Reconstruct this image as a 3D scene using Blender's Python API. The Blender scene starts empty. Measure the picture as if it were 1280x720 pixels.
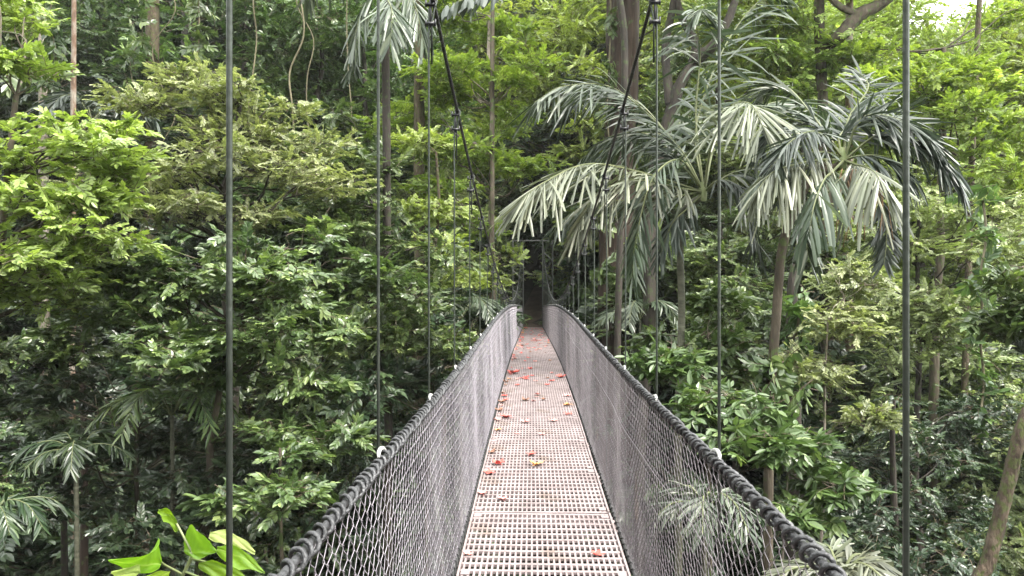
import bpy, math, random
import numpy as np
from mathutils import Vector, Matrix
PI = math.pi
rad = math.radians
S = bpy.context.scene
COL = S.collection
F = 950.0                       # focal length in photograph pixels (1280 wide)
YAW = rad(1.47)
CT, ST = math.cos(YAW), math.sin(YAW)
rnd = random.Random(7)
RNG = np.random.default_rng(11)

def at(px, py, D):
    """world point seen at photograph pixel (px,py) at depth D"""
    xc = (px - 640) / F * D
    return Vector((xc * CT - D * ST, xc * ST + D * CT, (360 - py) / F * D))

# ------------------------------------------------------------------ materials
def newmat(name):
    m = bpy.data.materials.new(name); m.use_nodes = True
    nt = m.node_tree; nt.nodes.clear()
    return m, nt, nt.nodes, nt.links

def node(nt, typ, **kw):
    n = nt.nodes.new(typ)
    for k, v in kw.items():
        if k in n.inputs: n.inputs[k].default_value = v
        else: setattr(n, k, v)
    return n

def ramp(nt, stops):
    r = nt.nodes.new('ShaderNodeValToRGB')
    el = r.color_ramp.elements
    while len(el) > 1: el.remove(el[-1])
    el[0].position = stops[0][0]; el[0].color = (*stops[0][1], 1)
    for p, c in stops[1:]:
        e = el.new(p); e.color = (*c, 1)
    return r

def leafmat(name, dark, mid, light, trans=0.3, rough=0.42, tcol=None, spec=0.5):
    m, nt, N, L = newmat(name)
    a = node(nt, 'ShaderNodeAttribute', attribute_name='tint')
    r = ramp(nt, [(0.0, dark), (0.55, mid), (1.0, light)])
    L.new(a.outputs['Fac'], r.inputs[0])
    oi = node(nt, 'ShaderNodeObjectInfo')
    hs = node(nt, 'ShaderNodeHueSaturation')
    mr = node(nt, 'ShaderNodeMapRange'); mr.inputs[3].default_value = 0.485; mr.inputs[4].default_value = 0.515
    mv = node(nt, 'ShaderNodeMapRange'); mv.inputs[3].default_value = 0.85; mv.inputs[4].default_value = 1.15
    L.new(oi.outputs['Random'], mr.inputs[0]); L.new(oi.outputs['Random'], mv.inputs[0])
    L.new(mr.outputs[0], hs.inputs['Hue']); L.new(mv.outputs[0], hs.inputs['Value'])
    L.new(r.outputs[0], hs.inputs['Color'])
    p = node(nt, 'ShaderNodeBsdfPrincipled', Roughness=rough)
    p.inputs['Specular IOR Level'].default_value = spec
    L.new(hs.outputs[0], p.inputs['Base Color'])
    t = node(nt, 'ShaderNodeBsdfTranslucent')
    mx = node(nt, 'ShaderNodeMixRGB', blend_type='MULTIPLY'); mx.inputs[0].default_value = 1
    tc = tcol or (1.25, 1.4, 0.75)
    mx.inputs[2].default_value = (*tc, 1)
    L.new(hs.outputs[0], mx.inputs[1]); L.new(mx.outputs[0], t.inputs['Color'])
    ms = node(nt, 'ShaderNodeMixShader'); ms.inputs[0].default_value = trans
    L.new(p.outputs[0], ms.inputs[1]); L.new(t.outputs[0], ms.inputs[2])
    o = node(nt, 'ShaderNodeOutputMaterial'); L.new(ms.outputs[0], o.inputs[0])
    return m

def noisemat(name, stops, scale=4.0, rough=0.8, metal=0.0, bump=0.0, bscale=None, stretch=(1, 1, 1), spec=0.4, detail=6, moss=None):
    m, nt, N, L = newmat(name)
    tc = node(nt, 'ShaderNodeTexCoord')
    mp = node(nt, 'ShaderNodeMapping'); mp.inputs['Scale'].default_value = stretch
    L.new(tc.outputs['Object'], mp.inputs[0])
    nz = node(nt, 'ShaderNodeTexNoise', Scale=scale, Detail=detail, Roughness=0.65)
    L.new(mp.outputs[0], nz.inputs['Vector'])
    r = ramp(nt, stops); L.new(nz.outputs[0], r.inputs[0])
    p = node(nt, 'ShaderNodeBsdfPrincipled', Roughness=rough, Metallic=metal)
    p.inputs['Specular IOR Level'].default_value = spec
    col = r.outputs[0]
    if moss:
        n2 = node(nt, 'ShaderNodeTexNoise', Scale=moss[1], Detail=8)
        L.new(tc.outputs['Object'], n2.inputs['Vector'])
        r2 = ramp(nt, [(moss[2], (0, 0, 0)), (moss[2] + 0.08, (1, 1, 1))])
        L.new(n2.outputs[0], r2.inputs[0])
        mx = node(nt, 'ShaderNodeMixRGB'); mx.inputs[2].default_value = (*moss[0], 1)
        L.new(r2.outputs[0], mx.inputs[0]); L.new(col, mx.inputs[1]); col = mx.outputs[0]
    L.new(col, p.inputs['Base Color'])
    if bump:
        nb = node(nt, 'ShaderNodeTexNoise', Scale=bscale or scale * 3, Detail=6)
        L.new(mp.outputs[0], nb.inputs['Vector'])
        b = node(nt, 'ShaderNodeBump', Strength=bump, Distance=0.05)
        L.new(nb.outputs[0], b.inputs['Height']); L.new(b.outputs[0], p.inputs['Normal'])
    o = node(nt, 'ShaderNodeOutputMaterial'); L.new(p.outputs[0], o.inputs[0])
    return m

M = {}
# leaves
M['olive'] = leafmat('leaf_olive', (0.12, 0.155, 0.065), (0.27, 0.315, 0.135), (0.48, 0.51, 0.28), 0.36, 0.40, None, .7)
M['bright'] = leafmat('leaf_bright', (0.10, 0.14, 0.035), (0.24, 0.305, 0.08), (0.45, 0.51, 0.18), 0.38, 0.40, (1.25, 1.35, 0.6), .7)
M['lime'] = leafmat('leaf_lime', (0.09, 0.14, 0.03), (0.21, 0.29, 0.06), (0.42, 0.49, 0.14), 0.44, 0.42, (1.3, 1.35, 0.6), .6)
M['green'] = leafmat('leaf_green', (0.035, 0.065, 0.022), (0.09, 0.14, 0.045), (0.27, 0.34, 0.12), 0.27, 0.36, None, .8)
M['dark'] = leafmat('leaf_dark', (0.013, 0.026, 0.012), (0.032, 0.055, 0.024), (0.10, 0.14, 0.06), 0.2, 0.36, None, .7)  # darkened so the leaf colour stands in for shade low in the gorge
M['grey'] = leafmat('leaf_greyish', (0.05, 0.07, 0.04), (0.12, 0.15, 0.085), (0.27, 0.31, 0.18), 0.25, 0.4, None, .7)
M['palm'] = leafmat('palm_leaflet', (0.028, 0.043, 0.026), (0.055, 0.077, 0.046), (0.15, 0.17, 0.115), 0.2, 0.36, (1.2, 1.35, 0.9), 0.6)
M['palmpale'] = leafmat('palm_leaflet_pale', (0.06, 0.068, 0.045), (0.125, 0.138, 0.09), (0.27, 0.272, 0.19), 0.2, 0.42, (1.1, 1.2, 0.8), 0.6)
M['palmdark'] = leafmat('palm_leaflet_dark', (0.02, 0.03, 0.024), (0.045, 0.06, 0.045), (0.12, 0.14, 0.11), 0.15, 0.42, (1.2, 1.35, 0.9), 0.6)
M['heart'] = leafmat('leaf_heart', (0.10, 0.19, 0.012), (0.17, 0.29, 0.018), (0.36, 0.46, 0.14), 0.4, 0.42, (1.2, 1.2, 0.6))
M['dry'] = leafmat('dry_leaf', (0.20, 0.11, 0.06), (0.30, 0.18, 0.10), (0.42, 0.30, 0.18), 0.2, 0.7, (1.1, 0.9, 0.7))
# woods
M['twig'] = noisemat('twig', [(0.3, (0.05, 0.035, 0.022)), (0.7, (0.13, 0.10, 0.07))], 8)
M['bark'] = noisemat('bark_brown', [(0.3, (0.025, 0.02, 0.014)), (0.55, (0.075, 0.06, 0.042)), (0.75, (0.16, 0.135, 0.10))], 5, 0.9, 0, 1.0, 9, (1, 1, 0.25), moss=((0.06, 0.085, 0.025), 7, 0.54))
M['barkdark'] = noisemat('bark_dark', [(0.3, (0.012, 0.010, 0.008)), (0.7, (0.05, 0.04, 0.032))], 5, 0.9, 0, 0.8, 9, (1, 1, 0.25), moss=((0.04, 0.055, 0.02), 8, 0.56))
M['barkred'] = noisemat('bark_reddish', [(0.3, (0.012, 0.008, 0.006)), (0.5, (0.034, 0.021, 0.015)), (0.72, (0.09, 0.06, 0.045))], 3, 0.85, 0, 0.9, 6, (1.4, 1.4, 0.12), moss=((0.06, 0.075, 0.03), 5, 0.6))
M['barkorange'] = noisemat('bark_orange', [(0.3, (0.06, 0.042, 0.03)), (0.48, (0.14, 0.085, 0.055)), (0.62, (0.27, 0.24, 0.20))], 4, 0.85, 0, 0.6, 8, (1, 1, 0.4))
M['barkpale'] = noisemat('bark_pale', [(0.35, (0.12, 0.09, 0.07)), (0.6, (0.28, 0.24, 0.20))], 6, 0.85, 0, 0.6, 8, (1, 1, 0.5), moss=((0.08, 0.10, 0.04), 8, 0.52))
M['barkmoss'] = noisemat('bark_mossy', [(0.3, (0.025, 0.018, 0.012)), (0.6, (0.09, 0.065, 0.045)), (0.75, (0.17, 0.14, 0.10))], 9, 0.95, 0, 1.0, 22, (1, 1, 0.35), moss=((0.06, 0.07, 0.022), 14, 0.5))
M['palmtrunk'] = noisemat('palm_trunk', [(0.3, (0.05, 0.05, 0.035)), (0.6, (0.13, 0.13, 0.09)), (0.75, (0.22, 0.22, 0.16))], 4, 0.7, 0, 0.4, 6, (1, 1, 3))
M['rachis'] = noisemat('palm_rachis', [(0.3, (0.06, 0.08, 0.03)), (0.7, (0.16, 0.17, 0.08))], 4, 0.6)
M['greenstem'] = noisemat('green_stem', [(0.3, (0.10, 0.14, 0.04)), (0.7, (0.22, 0.24, 0.12))], 9, 0.6)
M['vine'] = noisemat('vine', [(0.3, (0.07, 0.06, 0.035)), (0.7, (0.17, 0.15, 0.09))], 5, 0.8)
M['soil'] = noisemat('soil', [(0.3, (0.012, 0.010, 0.007)), (0.55, (0.035, 0.028, 0.018)), (0.75, (0.05, 0.055, 0.022))], 1.2, 0.95, 0, 0.8, 5)
M['path'] = noisemat('path_soil', [(0.3, (0.05, 0.035, 0.025)), (0.7, (0.10, 0.075, 0.055))], 2.2, 0.95, 0, 0.6, 8)
# metal
M['deck'] = noisemat('deck_grating', [(0.3, (0.16, 0.126, 0.125)), (0.5, (0.245, 0.198, 0.198)), (0.72, (0.31, 0.257, 0.259))], 3.5, 0.6, 0.0, 0.25, 40, moss=((0.17, 0.13, 0.115), 2.3, 0.58))
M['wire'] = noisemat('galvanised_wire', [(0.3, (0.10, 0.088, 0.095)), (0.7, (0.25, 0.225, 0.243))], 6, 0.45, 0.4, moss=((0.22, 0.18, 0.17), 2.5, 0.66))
M['wirelit'] = noisemat('galvanised_wire_lit', [(0.3, (0.21, 0.19, 0.215)), (0.7, (0.43, 0.40, 0.44))], 6, 0.45, 0.35, moss=((0.20, 0.17, 0.17), 2.5, 0.68))  # lighter copy of the same wire, front light put into the colour
M['blackwire'] = noisemat('black_rope_wire', [(0.3, (0.03, 0.03, 0.032)), (0.7, (0.10, 0.10, 0.105))], 14, 0.42, 0.5, 0.3, 60)
M['hanger'] = noisemat('hanger_cable', [(0.3, (0.03, 0.037, 0.03)), (0.7, (0.08, 0.09, 0.077))], 5, 0.42, 0.5, 0.1, 60)
M['cable'] = noisemat('main_cable', [(0.3, (0.02, 0.02, 0.02)), (0.7, (0.06, 0.06, 0.06))], 9, 0.5, 0.4, 0.5, 90)
M['black'] = noisemat('black_clamp', [(0.3, (0.02, 0.02, 0.022)), (0.7, (0.07, 0.07, 0.075))], 12, 0.45, 0.5)
M['sleeve'] = noisemat('pale_sleeve', [(0.3, (0.25, 0.25, 0.24)), (0.7, (0.42, 0.41, 0.40))], 9, 0.5)
M['steel'] = noisemat('tower_steel', [(0.3, (0.07, 0.075, 0.07)), (0.7, (0.17, 0.175, 0.165))], 3, 0.5, 0.5)

def petalmat(name, a, b):
    return noisemat(name, [(0.3, a), (0.7, b)], 25, 0.55)
M['red'] = petalmat('red_leaf', (0.50, 0.06, 0.05), (0.72, 0.13, 0.10))
M['pink'] = petalmat('pink_leaf', (0.60, 0.20, 0.18), (0.75, 0.34, 0.30))
M['orange'] = petalmat('orange_leaf', (0.60, 0.26, 0.08), (0.72, 0.40, 0.16))
M['brownleaf'] = petalmat('brown_leaf', (0.13, 0.06, 0.04), (0.26, 0.13, 0.08))

# ------------------------------------------------------------------ object helpers
def setp(o, label=None, cat=None, group=None, kind=None):
    if label: o['label'] = label
    if cat: o['category'] = cat
    if group: o['group'] = group
    if kind: o['kind'] = kind
    return o

def empty(name, loc, label=None, cat=None, group=None, kind=None):
    o = bpy.data.objects.new(name, None); o.location = loc; o.empty_display_size = 0.2
    COL.objects.link(o); return setp(o, label, cat, group, kind)

def link(name, me, parent=None):
    o = bpy.data.objects.new(name, me); COL.objects.link(o)
    if parent is not None: o.parent = parent
    return o

def copy_tree(o, parent=None):
    c = o.copy(); COL.objects.link(c)
    if parent is not None: c.parent = parent
    for ch in list(o.children): copy_tree(ch, c)
    return c

def npmesh(name, V, Q, mats, mi=None, tint=None, smooth=False):
    """all-quad mesh from numpy arrays; tint is per vertex"""
    me = bpy.data.meshes.new(name)
    V = np.asarray(V, dtype=np.float32); Q = np.asarray(Q, dtype=np.int32)
    me.vertices.add(len(V)); me.vertices.foreach_set('co', V.ravel())
    me.loops.add(Q.size); me.loops.foreach_set('vertex_index', Q.ravel())
    me.polygons.add(len(Q)); me.polygons.foreach_set('loop_start', np.arange(0, Q.size, 4, dtype=np.int32))
    if mi is not None: me.polygons.foreach_set('material_index', np.asarray(mi, dtype=np.int32))
    me.polygons.foreach_set('use_smooth', np.full(len(Q), smooth))
    for m in mats: me.materials.append(m)
    if tint is not None:
        a = me.attributes.new('tint', 'FLOAT', 'POINT'); a.data.foreach_set('value', np.asarray(tint, dtype=np.float32))
    me.update(calc_edges=True)
    return me

class QB:
    """collects quads: tubes, boxes, strips"""
    def __init__(s): s.v = []; s.q = []; s.m = []; s.t = []; s.n = 0
    def add(s, V, Q, m=0, t=None):
        V = np.asarray(V, dtype=np.float64).reshape(-1, 3); Q = np.asarray(Q, dtype=np.int64).reshape(-1, 4)
        s.v.append(V); s.q.append(Q + s.n); s.m.append(np.full(len(Q), m)); s.n += len(V)
        s.t.append(np.full(len(V), 0.5) if t is None else np.broadcast_to(np.asarray(t, dtype=float), (len(V),)))
    def tube(s, pts, r, sides=6, m=0, cap=True, wob=0.0):
        P = np.asarray([tuple(p) for p in pts], dtype=float); n = len(P)
        R = np.broadcast_to(np.asarray(r, dtype=float), (n,))
        T = np.gradient(P, axis=0); T /= (np.linalg.norm(T, axis=1, keepdims=True) + 1e-12)
        a = np.array([0, 0, 1.0]) if abs(T[0][2]) < 0.9 else np.array([1.0, 0, 0])
        U = np.cross(T[0], a); U /= np.linalg.norm(U)
        rings = []
        ang = np.linspace(0, 2 * PI, sides, endpoint=False)
        lob = 1 + wob * RNG.standard_normal(sides)
        for i in range(n):
            U = U - T[i] * np.dot(U, T[i]); U /= (np.linalg.norm(U) + 1e-12)
            W = np.cross(T[i], U)
            rr = R[i] * (lob + (wob * 0.5 * RNG.standard_normal(sides) if wob else 0))
            rings.append(P[i] + (np.cos(ang) * rr)[:, None] * U + (np.sin(ang) * rr)[:, None] * W)
        V = np.concatenate(rings)
        i = np.arange(n - 1)[:, None] * sides; k = np.arange(sides)[None, :]; k2 = (k + 1) % sides
        Q = np.stack([i + k, i + k2, i + sides + k2, i + sides + k], axis=-1).reshape(-1, 4)
        if cap and sides in (4, 6):
            e = (n - 1) * sides
            if sides == 4: c = [[3, 2, 1, 0], [e, e + 1, e + 2, e + 3]]
            else: c = [[3, 2, 1, 0], [5, 4, 3, 0], [e, e + 1, e + 2, e + 3], [e, e + 3, e + 4, e + 5]]
            Q = np.concatenate([Q, np.array(c)])
        s.add(V, Q, m)
    def box(s, c, d, m=0):
        x, y, z = c; a, b, h = d[0] / 2, d[1] / 2, d[2] / 2
        V = [(x + i * a, y + j * b, z + k * h) for k in (-1, 1) for j in (-1, 1) for i in (-1, 1)]
        s.add(V, [(0, 2, 3, 1), (4, 5, 7, 6), (0, 1, 5, 4), (2, 6, 7, 3), (0, 4, 6, 2), (1, 3, 7, 5)], m)
    def mesh(s, name, mats, smooth=False):
        return npmesh(name, np.concatenate(s.v), np.concatenate(s.q), mats, np.concatenate(s.m), np.concatenate(s.t), smooth)
    def obj(s, name, mats, parent=None, smooth=False):
        return link(name, s.mesh(name, mats if isinstance(mats, list) else [mats], smooth), parent)

def catmull(pts, n=6):
    P = [np.array(tuple(p), dtype=float) for p in pts]; out = []
    P = [2 * P[0] - P[1]] + P + [2 * P[-1] - P[-2]]
    for i in range(1, len(P) - 2):
        for k in range(n):
            t = k / n; a, b, c, d = P[i - 1:i + 3]
            out.append(0.5 * ((2 * b) + (c - a) * t + (2 * a - 5 * b + 4 * c - d) * t * t + (3 * b - 3 * c + d - a) * t ** 3))
    out.append(P[-2]); return out

# ------------------------------------------------------------------ terrain
def noise2(x, y):
    return (math.sin(x * 0.31 + 1.3) * math.cos(y * 0.27 + 0.4) + 0.5 * math.sin(x * 0.83 + y * 0.6) + 0.25 * math.sin(x * 1.9 - y * 1.4 + 2))
def ground(x, y):
    def sm(a, b, t):
        t = max(0, min(1, (t - a) / (b - a))); return t * t * (3 - 2 * t)
    g = -17.0
    g += sm(3.0, -4.5, y) * 14.9            # near bank
    g += sm(24, 38.6, y) * 14.9             # far bank
    k = 0.9 * noise2(x, y)
    clear = 1 - math.exp(-(x * x) / 9.0) * (sm(36, 38, y) + sm(-2, -3.5, y))
    g += k * max(clear, 0)
    if y > 42: g += (y - 42) * (0.42 if x < 4 else max(0.10, 0.42 - (x - 4) * 0.02))
    if x < -14: g += (-14 - x) * 0.28
    if x > 17: g += min((x - 17) * 0.15, 3)
    if y < -5: g += (-5 - y) * 0.2
    return g
xs = np.concatenate([np.linspace(-220, -50, 12)[:-1], np.linspace(-50, 50, 71), np.linspace(50, 220, 12)[1:]])
ys = np.concatenate([np.linspace(-120, -12, 8)[:-1], np.linspace(-12, 70, 70), np.linspace(70, 260, 14)[1:]])
V = [(x, y, ground(x, y)) for y in ys for x in xs]
nx = len(xs); Q = [(j * nx + i, j * nx + i + 1, (j + 1) * nx + i + 1, (j + 1) * nx + i) for j in range(len(ys) - 1) for i in range(nx - 1)]
g = link('ground', npmesh('ground', V, Q, [M['soil']], smooth=True)); g['kind'] = 'structure'
# the path that takes over from the bridge on the far bank
b = QB(); pv = []; pq = []
pc = [(0.07, 38.2), (0.07, 41), (0.5, 45), (1.8, 50), (4, 56)]
cc = catmull([(x, y, 0) for x, y in pc], 6)
for x, y, z in cc:
    for s in (-0.8, -0.3, 0.3, 0.8): pv.append((x + s, y, max(ground(x + s, y), -2.3) + 0.05 + (0.02 if abs(s) < .5 else -0.03)))
pq = [(i * 4 + j, i * 4 + j + 1, i * 4 + 5 + j, i * 4 + 4 + j) for i in range(len(cc) - 1) for j in range(3)]
b.add(pv, pq); o = b.obj('path', M['path'], smooth=True); o['kind'] = 'structure'

# ------------------------------------------------------------------ the bridge
DK = [(-6, -1.66), (0, -1.60), (4, -1.585), (7.5, -1.51), (11, -1.44), (17, -1.46), (27, -1.69), (38, -1.97), (44, -2.15)]
_dk = catmull([(d, z, 0) for d, z in DK], 12)
_dx = np.array([p[0] for p in _dk]); _dz = np.array([p[1] for p in _dk])
def deckz(y): return float(np.interp(y, _dx, _dz))
def cabz(y): return -0.30 + 0.0074 * (y - 18.5) ** 2
DL, DR = -0.414, 0.546          # deck edges
RL, RR = -0.462, 0.564          # top rails (hangers)
RH = 1.06
Y0, Y1 = -2.3, 38.0
SP = 1.15
bridge = empty('suspension_bridge', (0.066, 4, -1.6), 'narrow hanging footbridge with pale grating deck, chain link sides and steel cables', 'bridge')
def bobj(qb, name, mat, parent=None, smooth=False, loc=None):
    o = qb.obj(name, mat, parent or bridge, smooth)
    if parent is None: o.location = -bridge.location
    return o
# deck panels: real grating with open holes
pb = QB(); PW = DR - DL; cx = (DL + DR) / 2
ncol, nrow = 28, 11
for i in range(ncol + 1):
    x = -PW / 2 + 0.03 + i * (PW - 0.06) / ncol
    pb.box((x, 0, 0), (0.0112, SP - 0.03, 0.018))
for j in range(nrow + 1):
    y = -SP / 2 + 0.02 + j * (SP - 0.04) / nrow
    pb.box((0, y, 0.0025), (PW - 0.03, 0.029, 0.016))
for sx in (-1, 1):
    pb.box((sx * (PW / 2 - 0.008), 0, -0.004), (0.012, SP - 0.012, 0.05))
    for sy in (-1, 1): pb.box((sx * (PW / 2 - 0.045), sy * (SP / 2 - 0.075), 0.0125), (0.05, 0.05, 0.004))
panel_me = pb.mesh('deck_panel', [M['deck']])
bm_ = QB(); bm_.box((0, 0, 0.02), (PW + 0.06, 0.15, 0.012)); bm_.box((0, 0, -0.016), (PW + 0.10, 0.05, 0.06))
beam_me = bm_.mesh('cross_beam', [M['deck']])
y = 4.13 - 6 * SP + SP / 2; npan = 0
while y + SP / 2 < Y1 + 0.7 and npan < 37:
    o = link('deck_panel', panel_me, bridge)
    za, zb = deckz(y - SP / 2), deckz(y + SP / 2)
    o.location = Vector((cx + rnd.uniform(-.003, .003), y, (za + zb) / 2 - 0.01 + rnd.uniform(-.003, .003))) - bridge.location
    o.rotation_euler = (math.atan2(zb - za, SP), rnd.uniform(-.004, .004), 0)
    o = link('cross_beam', beam_me, bridge)
    o.location = Vector((cx, y - SP / 2, za - 0.075)) - bridge.location
    y += SP; npan += 1
# edge cables under the fence (dark, knotted) and side fences
def fence_pt(side, y, h):
    """point on the fence surface: h 0 bottom .. 1 top"""
    xb = DL - 0.02 if side < 0 else DR + 0.02
    xt = RL if side < 0 else RR
    bulge = (0.010 * math.sin(y * 2.3 + side) + 0.005 * math.sin(y * 5.1)) * math.sin(h * PI)
    return (xb + (xt - xb) * h + side * bulge, y, deckz(y) + 0.01 + (RH - 0.01) * h)
PITCH = 0.033; STEP = 0.031
for side in (-1, 1):
    W = QB(); nw = int((Y1 - Y0) / PITCH); ns = int(RH / STEP)
    hs = []; ss = []; oo = []
    for k in range(ns + 1):
        sg = 1 if k % 2 == 0 else -1
        for e in (-0.2, 0.2):
            hs.append(min(max((k + e) * STEP / RH, 0), 1)); ss.append(sg); oo.append(0.0018 if e < 0 else -0.0018)
    hs = np.array(hs); ss = np.array(ss); oo = np.array(oo)
    npt = len(hs); ang = np.array([PI / 4 + i * PI / 2 for i in range(4)]); wr = 0.0011
    xb = DL - 0.02 if side < 0 else DR + 0.02; xt = RL if side < 0 else RR
    ringq = np.array([[j * 4 + k, j * 4 + (k + 1) % 4, j * 4 + 4 + (k + 1) % 4, j * 4 + 4 + k] for j in range(npt - 1) for k in range(4)])
    for i in range(nw):
        yc = Y0 + i * PITCH
        ph = 1 if i % 2 == 0 else -1
        jit = RNG.normal(0, 0.0012, npt)
        yy = yc + ph * ss * (PITCH * 0.5 + 0.0010) + jit
        bul = (0.010 * np.sin(yy * 2.3 + side) + 0.005 * np.sin(yy * 5.1)) * np.sin(hs * PI)
        xx = xb + (xt - xb) * hs + side * bul + oo * ph
        zz = np.interp(yy, _dx, _dz) + 0.01 + (RH - 0.01) * hs - (0.012 * np.sin(yy * 1.7 + side) * np.sin(hs * PI))
        P = np.stack([xx, yy, zz], 1)
        T = np.gradient(P, axis=0); T /= np.linalg.norm(T, axis=1, keepdims=True)
        U = np.cross(T, np.array([1.0, 0, 0])); U /= np.linalg.norm(U, axis=1, keepdims=True)
        Wv = np.cross(T, U)
        R3 = P[:, None, :] + wr * (np.cos(ang)[None, :, None] * U[:, None, :] + np.sin(ang)[None, :, None] * Wv[:, None, :])
        W.add(R3.reshape(-1, 3), ringq)
    o = bobj(W, 'chain_link_mesh', M['wirelit' if side < 0 else 'wire'], smooth=True)  # same mesh on both sides, the left one coloured as if lit
    # rail: cable with a thick wire lashed round it
    ln = np.arange(Y0, Y1, 0.25)
    rx = RL if side < 0 else RR
    R = QB(); R.tube([(rx, yy, deckz(yy) + RH) for yy in ln], 0.0095, 8)
    ro = bobj(R, 'top_rail_cable', M['blackwire'], smooth=True)
    H = QB(); n = int((Y1 - Y0) / 0.0052)
    t = np.linspace(Y0, Y1, n)
    turn = 2 * PI * (t / 0.060 + 0.35 * np.sin(t * 3.1) + 0.2 * np.sin(t * 11.7))
    rr = 0.0165 + 0.003 * np.sin(t * 17.3) * np.sin(t * 5) + 0.0016 * np.sin(t * 61)
    hz = np.interp(t, _dx, _dz) + RH
    H.tube(np.stack([rx + np.cos(turn) * rr, t + 0.01 * np.sin(t * 23), hz + np.sin(turn) * rr], 1), 0.0058, 5, cap=False)
    bobj(H, 'rail_lashing', M['blackwire'], smooth=True)
    # bottom edge: dark cable with lashings
    E = QB(); E.tube([fence_pt(side, yy, 0.0) for yy in ln], 0.011, 6)
    n = int((Y1 - Y0) / 0.012); t = np.linspace(Y0, Y1, n); turn = 2 * PI * t / 0.10
    ex = xb; ez = np.interp(t, _dx, _dz) + 0.01
    E.tube(np.stack([ex + np.cos(turn) * 0.016, t, ez + np.sin(turn) * 0.016], 1), 0.005, 4, cap=False)
    bobj(E, 'edge_cable', M['cable'], smooth=True)
    # straight stay wire part-way up the mesh
    K = QB(); K.tube([(fence_pt(side, yy, .72)[0] - side * 0.012, yy, deckz(yy) + 0.76 + 0.012 * math.sin(yy * 1.1)) for yy in ln], 0.0022, 4)
    if side > 0: bobj(K, 'stay_wire', M['wire'], smooth=True)
    # main suspension cable
    K = QB(); yy = np.linspace(-5, 38.0, 120)
    K.tube([(rx, q, cabz(q)) for q in yy], 0.0095, 8)
    bobj(K, 'main_cable', M['cable'], smooth=True)
    # hangers
    yh = 1.20 - 3 * 1.18
    while yh < 37.4:
        zb, zt = deckz(yh) - 0.09, cabz(yh)
        hx = rx + side * 0.020
        h = QB()
        if zt - zb > 0.5:
            top = zt - 0.05
            h.tube([(hx, yh, zb), (hx, yh + 0.001, (zb + top) / 2), (hx, yh, top), (hx - side * 0.014, yh, zt), (rx, yh, zt + 0.017), (rx - side * 0.018, yh, zt), (rx - side * 0.006, yh, zt - 0.04), (hx - side * 0.014, yh, zt - 0.10), (hx - side * 0.014, yh, zt - 0.30)],
                   [0.0050] * 9, 6)
        ho = bobj(h, 'hanger', M['hanger'], smooth=True)
        c = QB()
        for dz in (-0.02, -0.11):
            c.box((hx - side * 0.008, yh, zt + dz), (0.036, 0.022, 0.012))
            c.tube([(hx - side * 0.030, yh, zt + dz - 0.012), (hx - side * 0.030, yh, zt + dz + 0.022)], 0.005, 6)
            c.tube([(hx + side * 0.014, yh, zt + dz - 0.012), (hx + side * 0.014, yh, zt + dz + 0.022)], 0.005, 6)
        c.tube([(hx - side * 0.008, yh, zt - 0.13), (hx - side * 0.008, yh, zt + 0.01)], 0.006, 6)
        # saddle band on the main cable
        c.tube([(rx, yh - 0.03, cabz(yh - 0.03)), (rx, yh + 0.03, cabz(yh + 0.03))], 0.014, 6)
        c.obj('cable_clamp', M['black'], ho, True)
        zr = deckz(yh) + RH
        s = QB()
        L = 0.07
        s.tube([(rx + side * 0.006, yh - L * 0.9, zr + 0.012), (rx + side * .012, yh - L * .5, zr + 0.022), (rx + side * .014, yh, zr + 0.027), (rx + side * .012, yh + L * .5, zr + 0.022), (rx + side * .006, yh + L * 0.8, zr + 0.008)], [0.004, 0.0065, 0.0075, 0.0065, 0.004], 8)
        s.obj('pale_sleeve', M['sleeve'], ho, True)
        yh += 1.18
# end tower: four lattice legs and a top beam
for (xa, xb2) in ((-0.94, -0.42), (0.56, 1.06)):
    T = QB(); zt = 2.35; zb = -3.0
    for x in (xa, xb2):
        for yo in (37.95, 38.5):
            T.tube([(x, yo, zb), (x, yo, zt)], 0.028, 4)
    to = bobj(T, 'tower_leg', M['steel'])
    B = QB(); z = -2.0; k = 0
    while z < 2.2:
        z2 = z + 0.48
        a, c = (xa, xb2) if k % 2 == 0 else (xb2, xa)
        for yo in (37.95, 38.5): B.tube([(a, yo, z), (c, yo, z2)], 0.016, 4)
        ya, yb = (37.95, 38.5) if k % 2 == 0 else (38.5, 37.95)
        for x in (xa, xb2): B.tube([(x, ya, z), (x, yb, z2)], 0.016, 4)
        z = z2; k += 1
    B.obj('lattice_brace', M['steel'], to)
T = QB(); T.box((cx, 38.2, 2.38), (2.1, 0.08, 0.05))
bobj(T, 'tower_crossbar', M['steel'])
for rx, ox in ((RL, -0.6), (RR, 0.75)):
    T = QB(); T.tube([(rx, 38.0, cabz(38)), (rx * 1.2, 42, 0.8), (rx * 1.6, 46, -1.4)], 0.0125, 6); bobj(T, 'anchor_cable', M['cable'], smooth=True)

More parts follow.
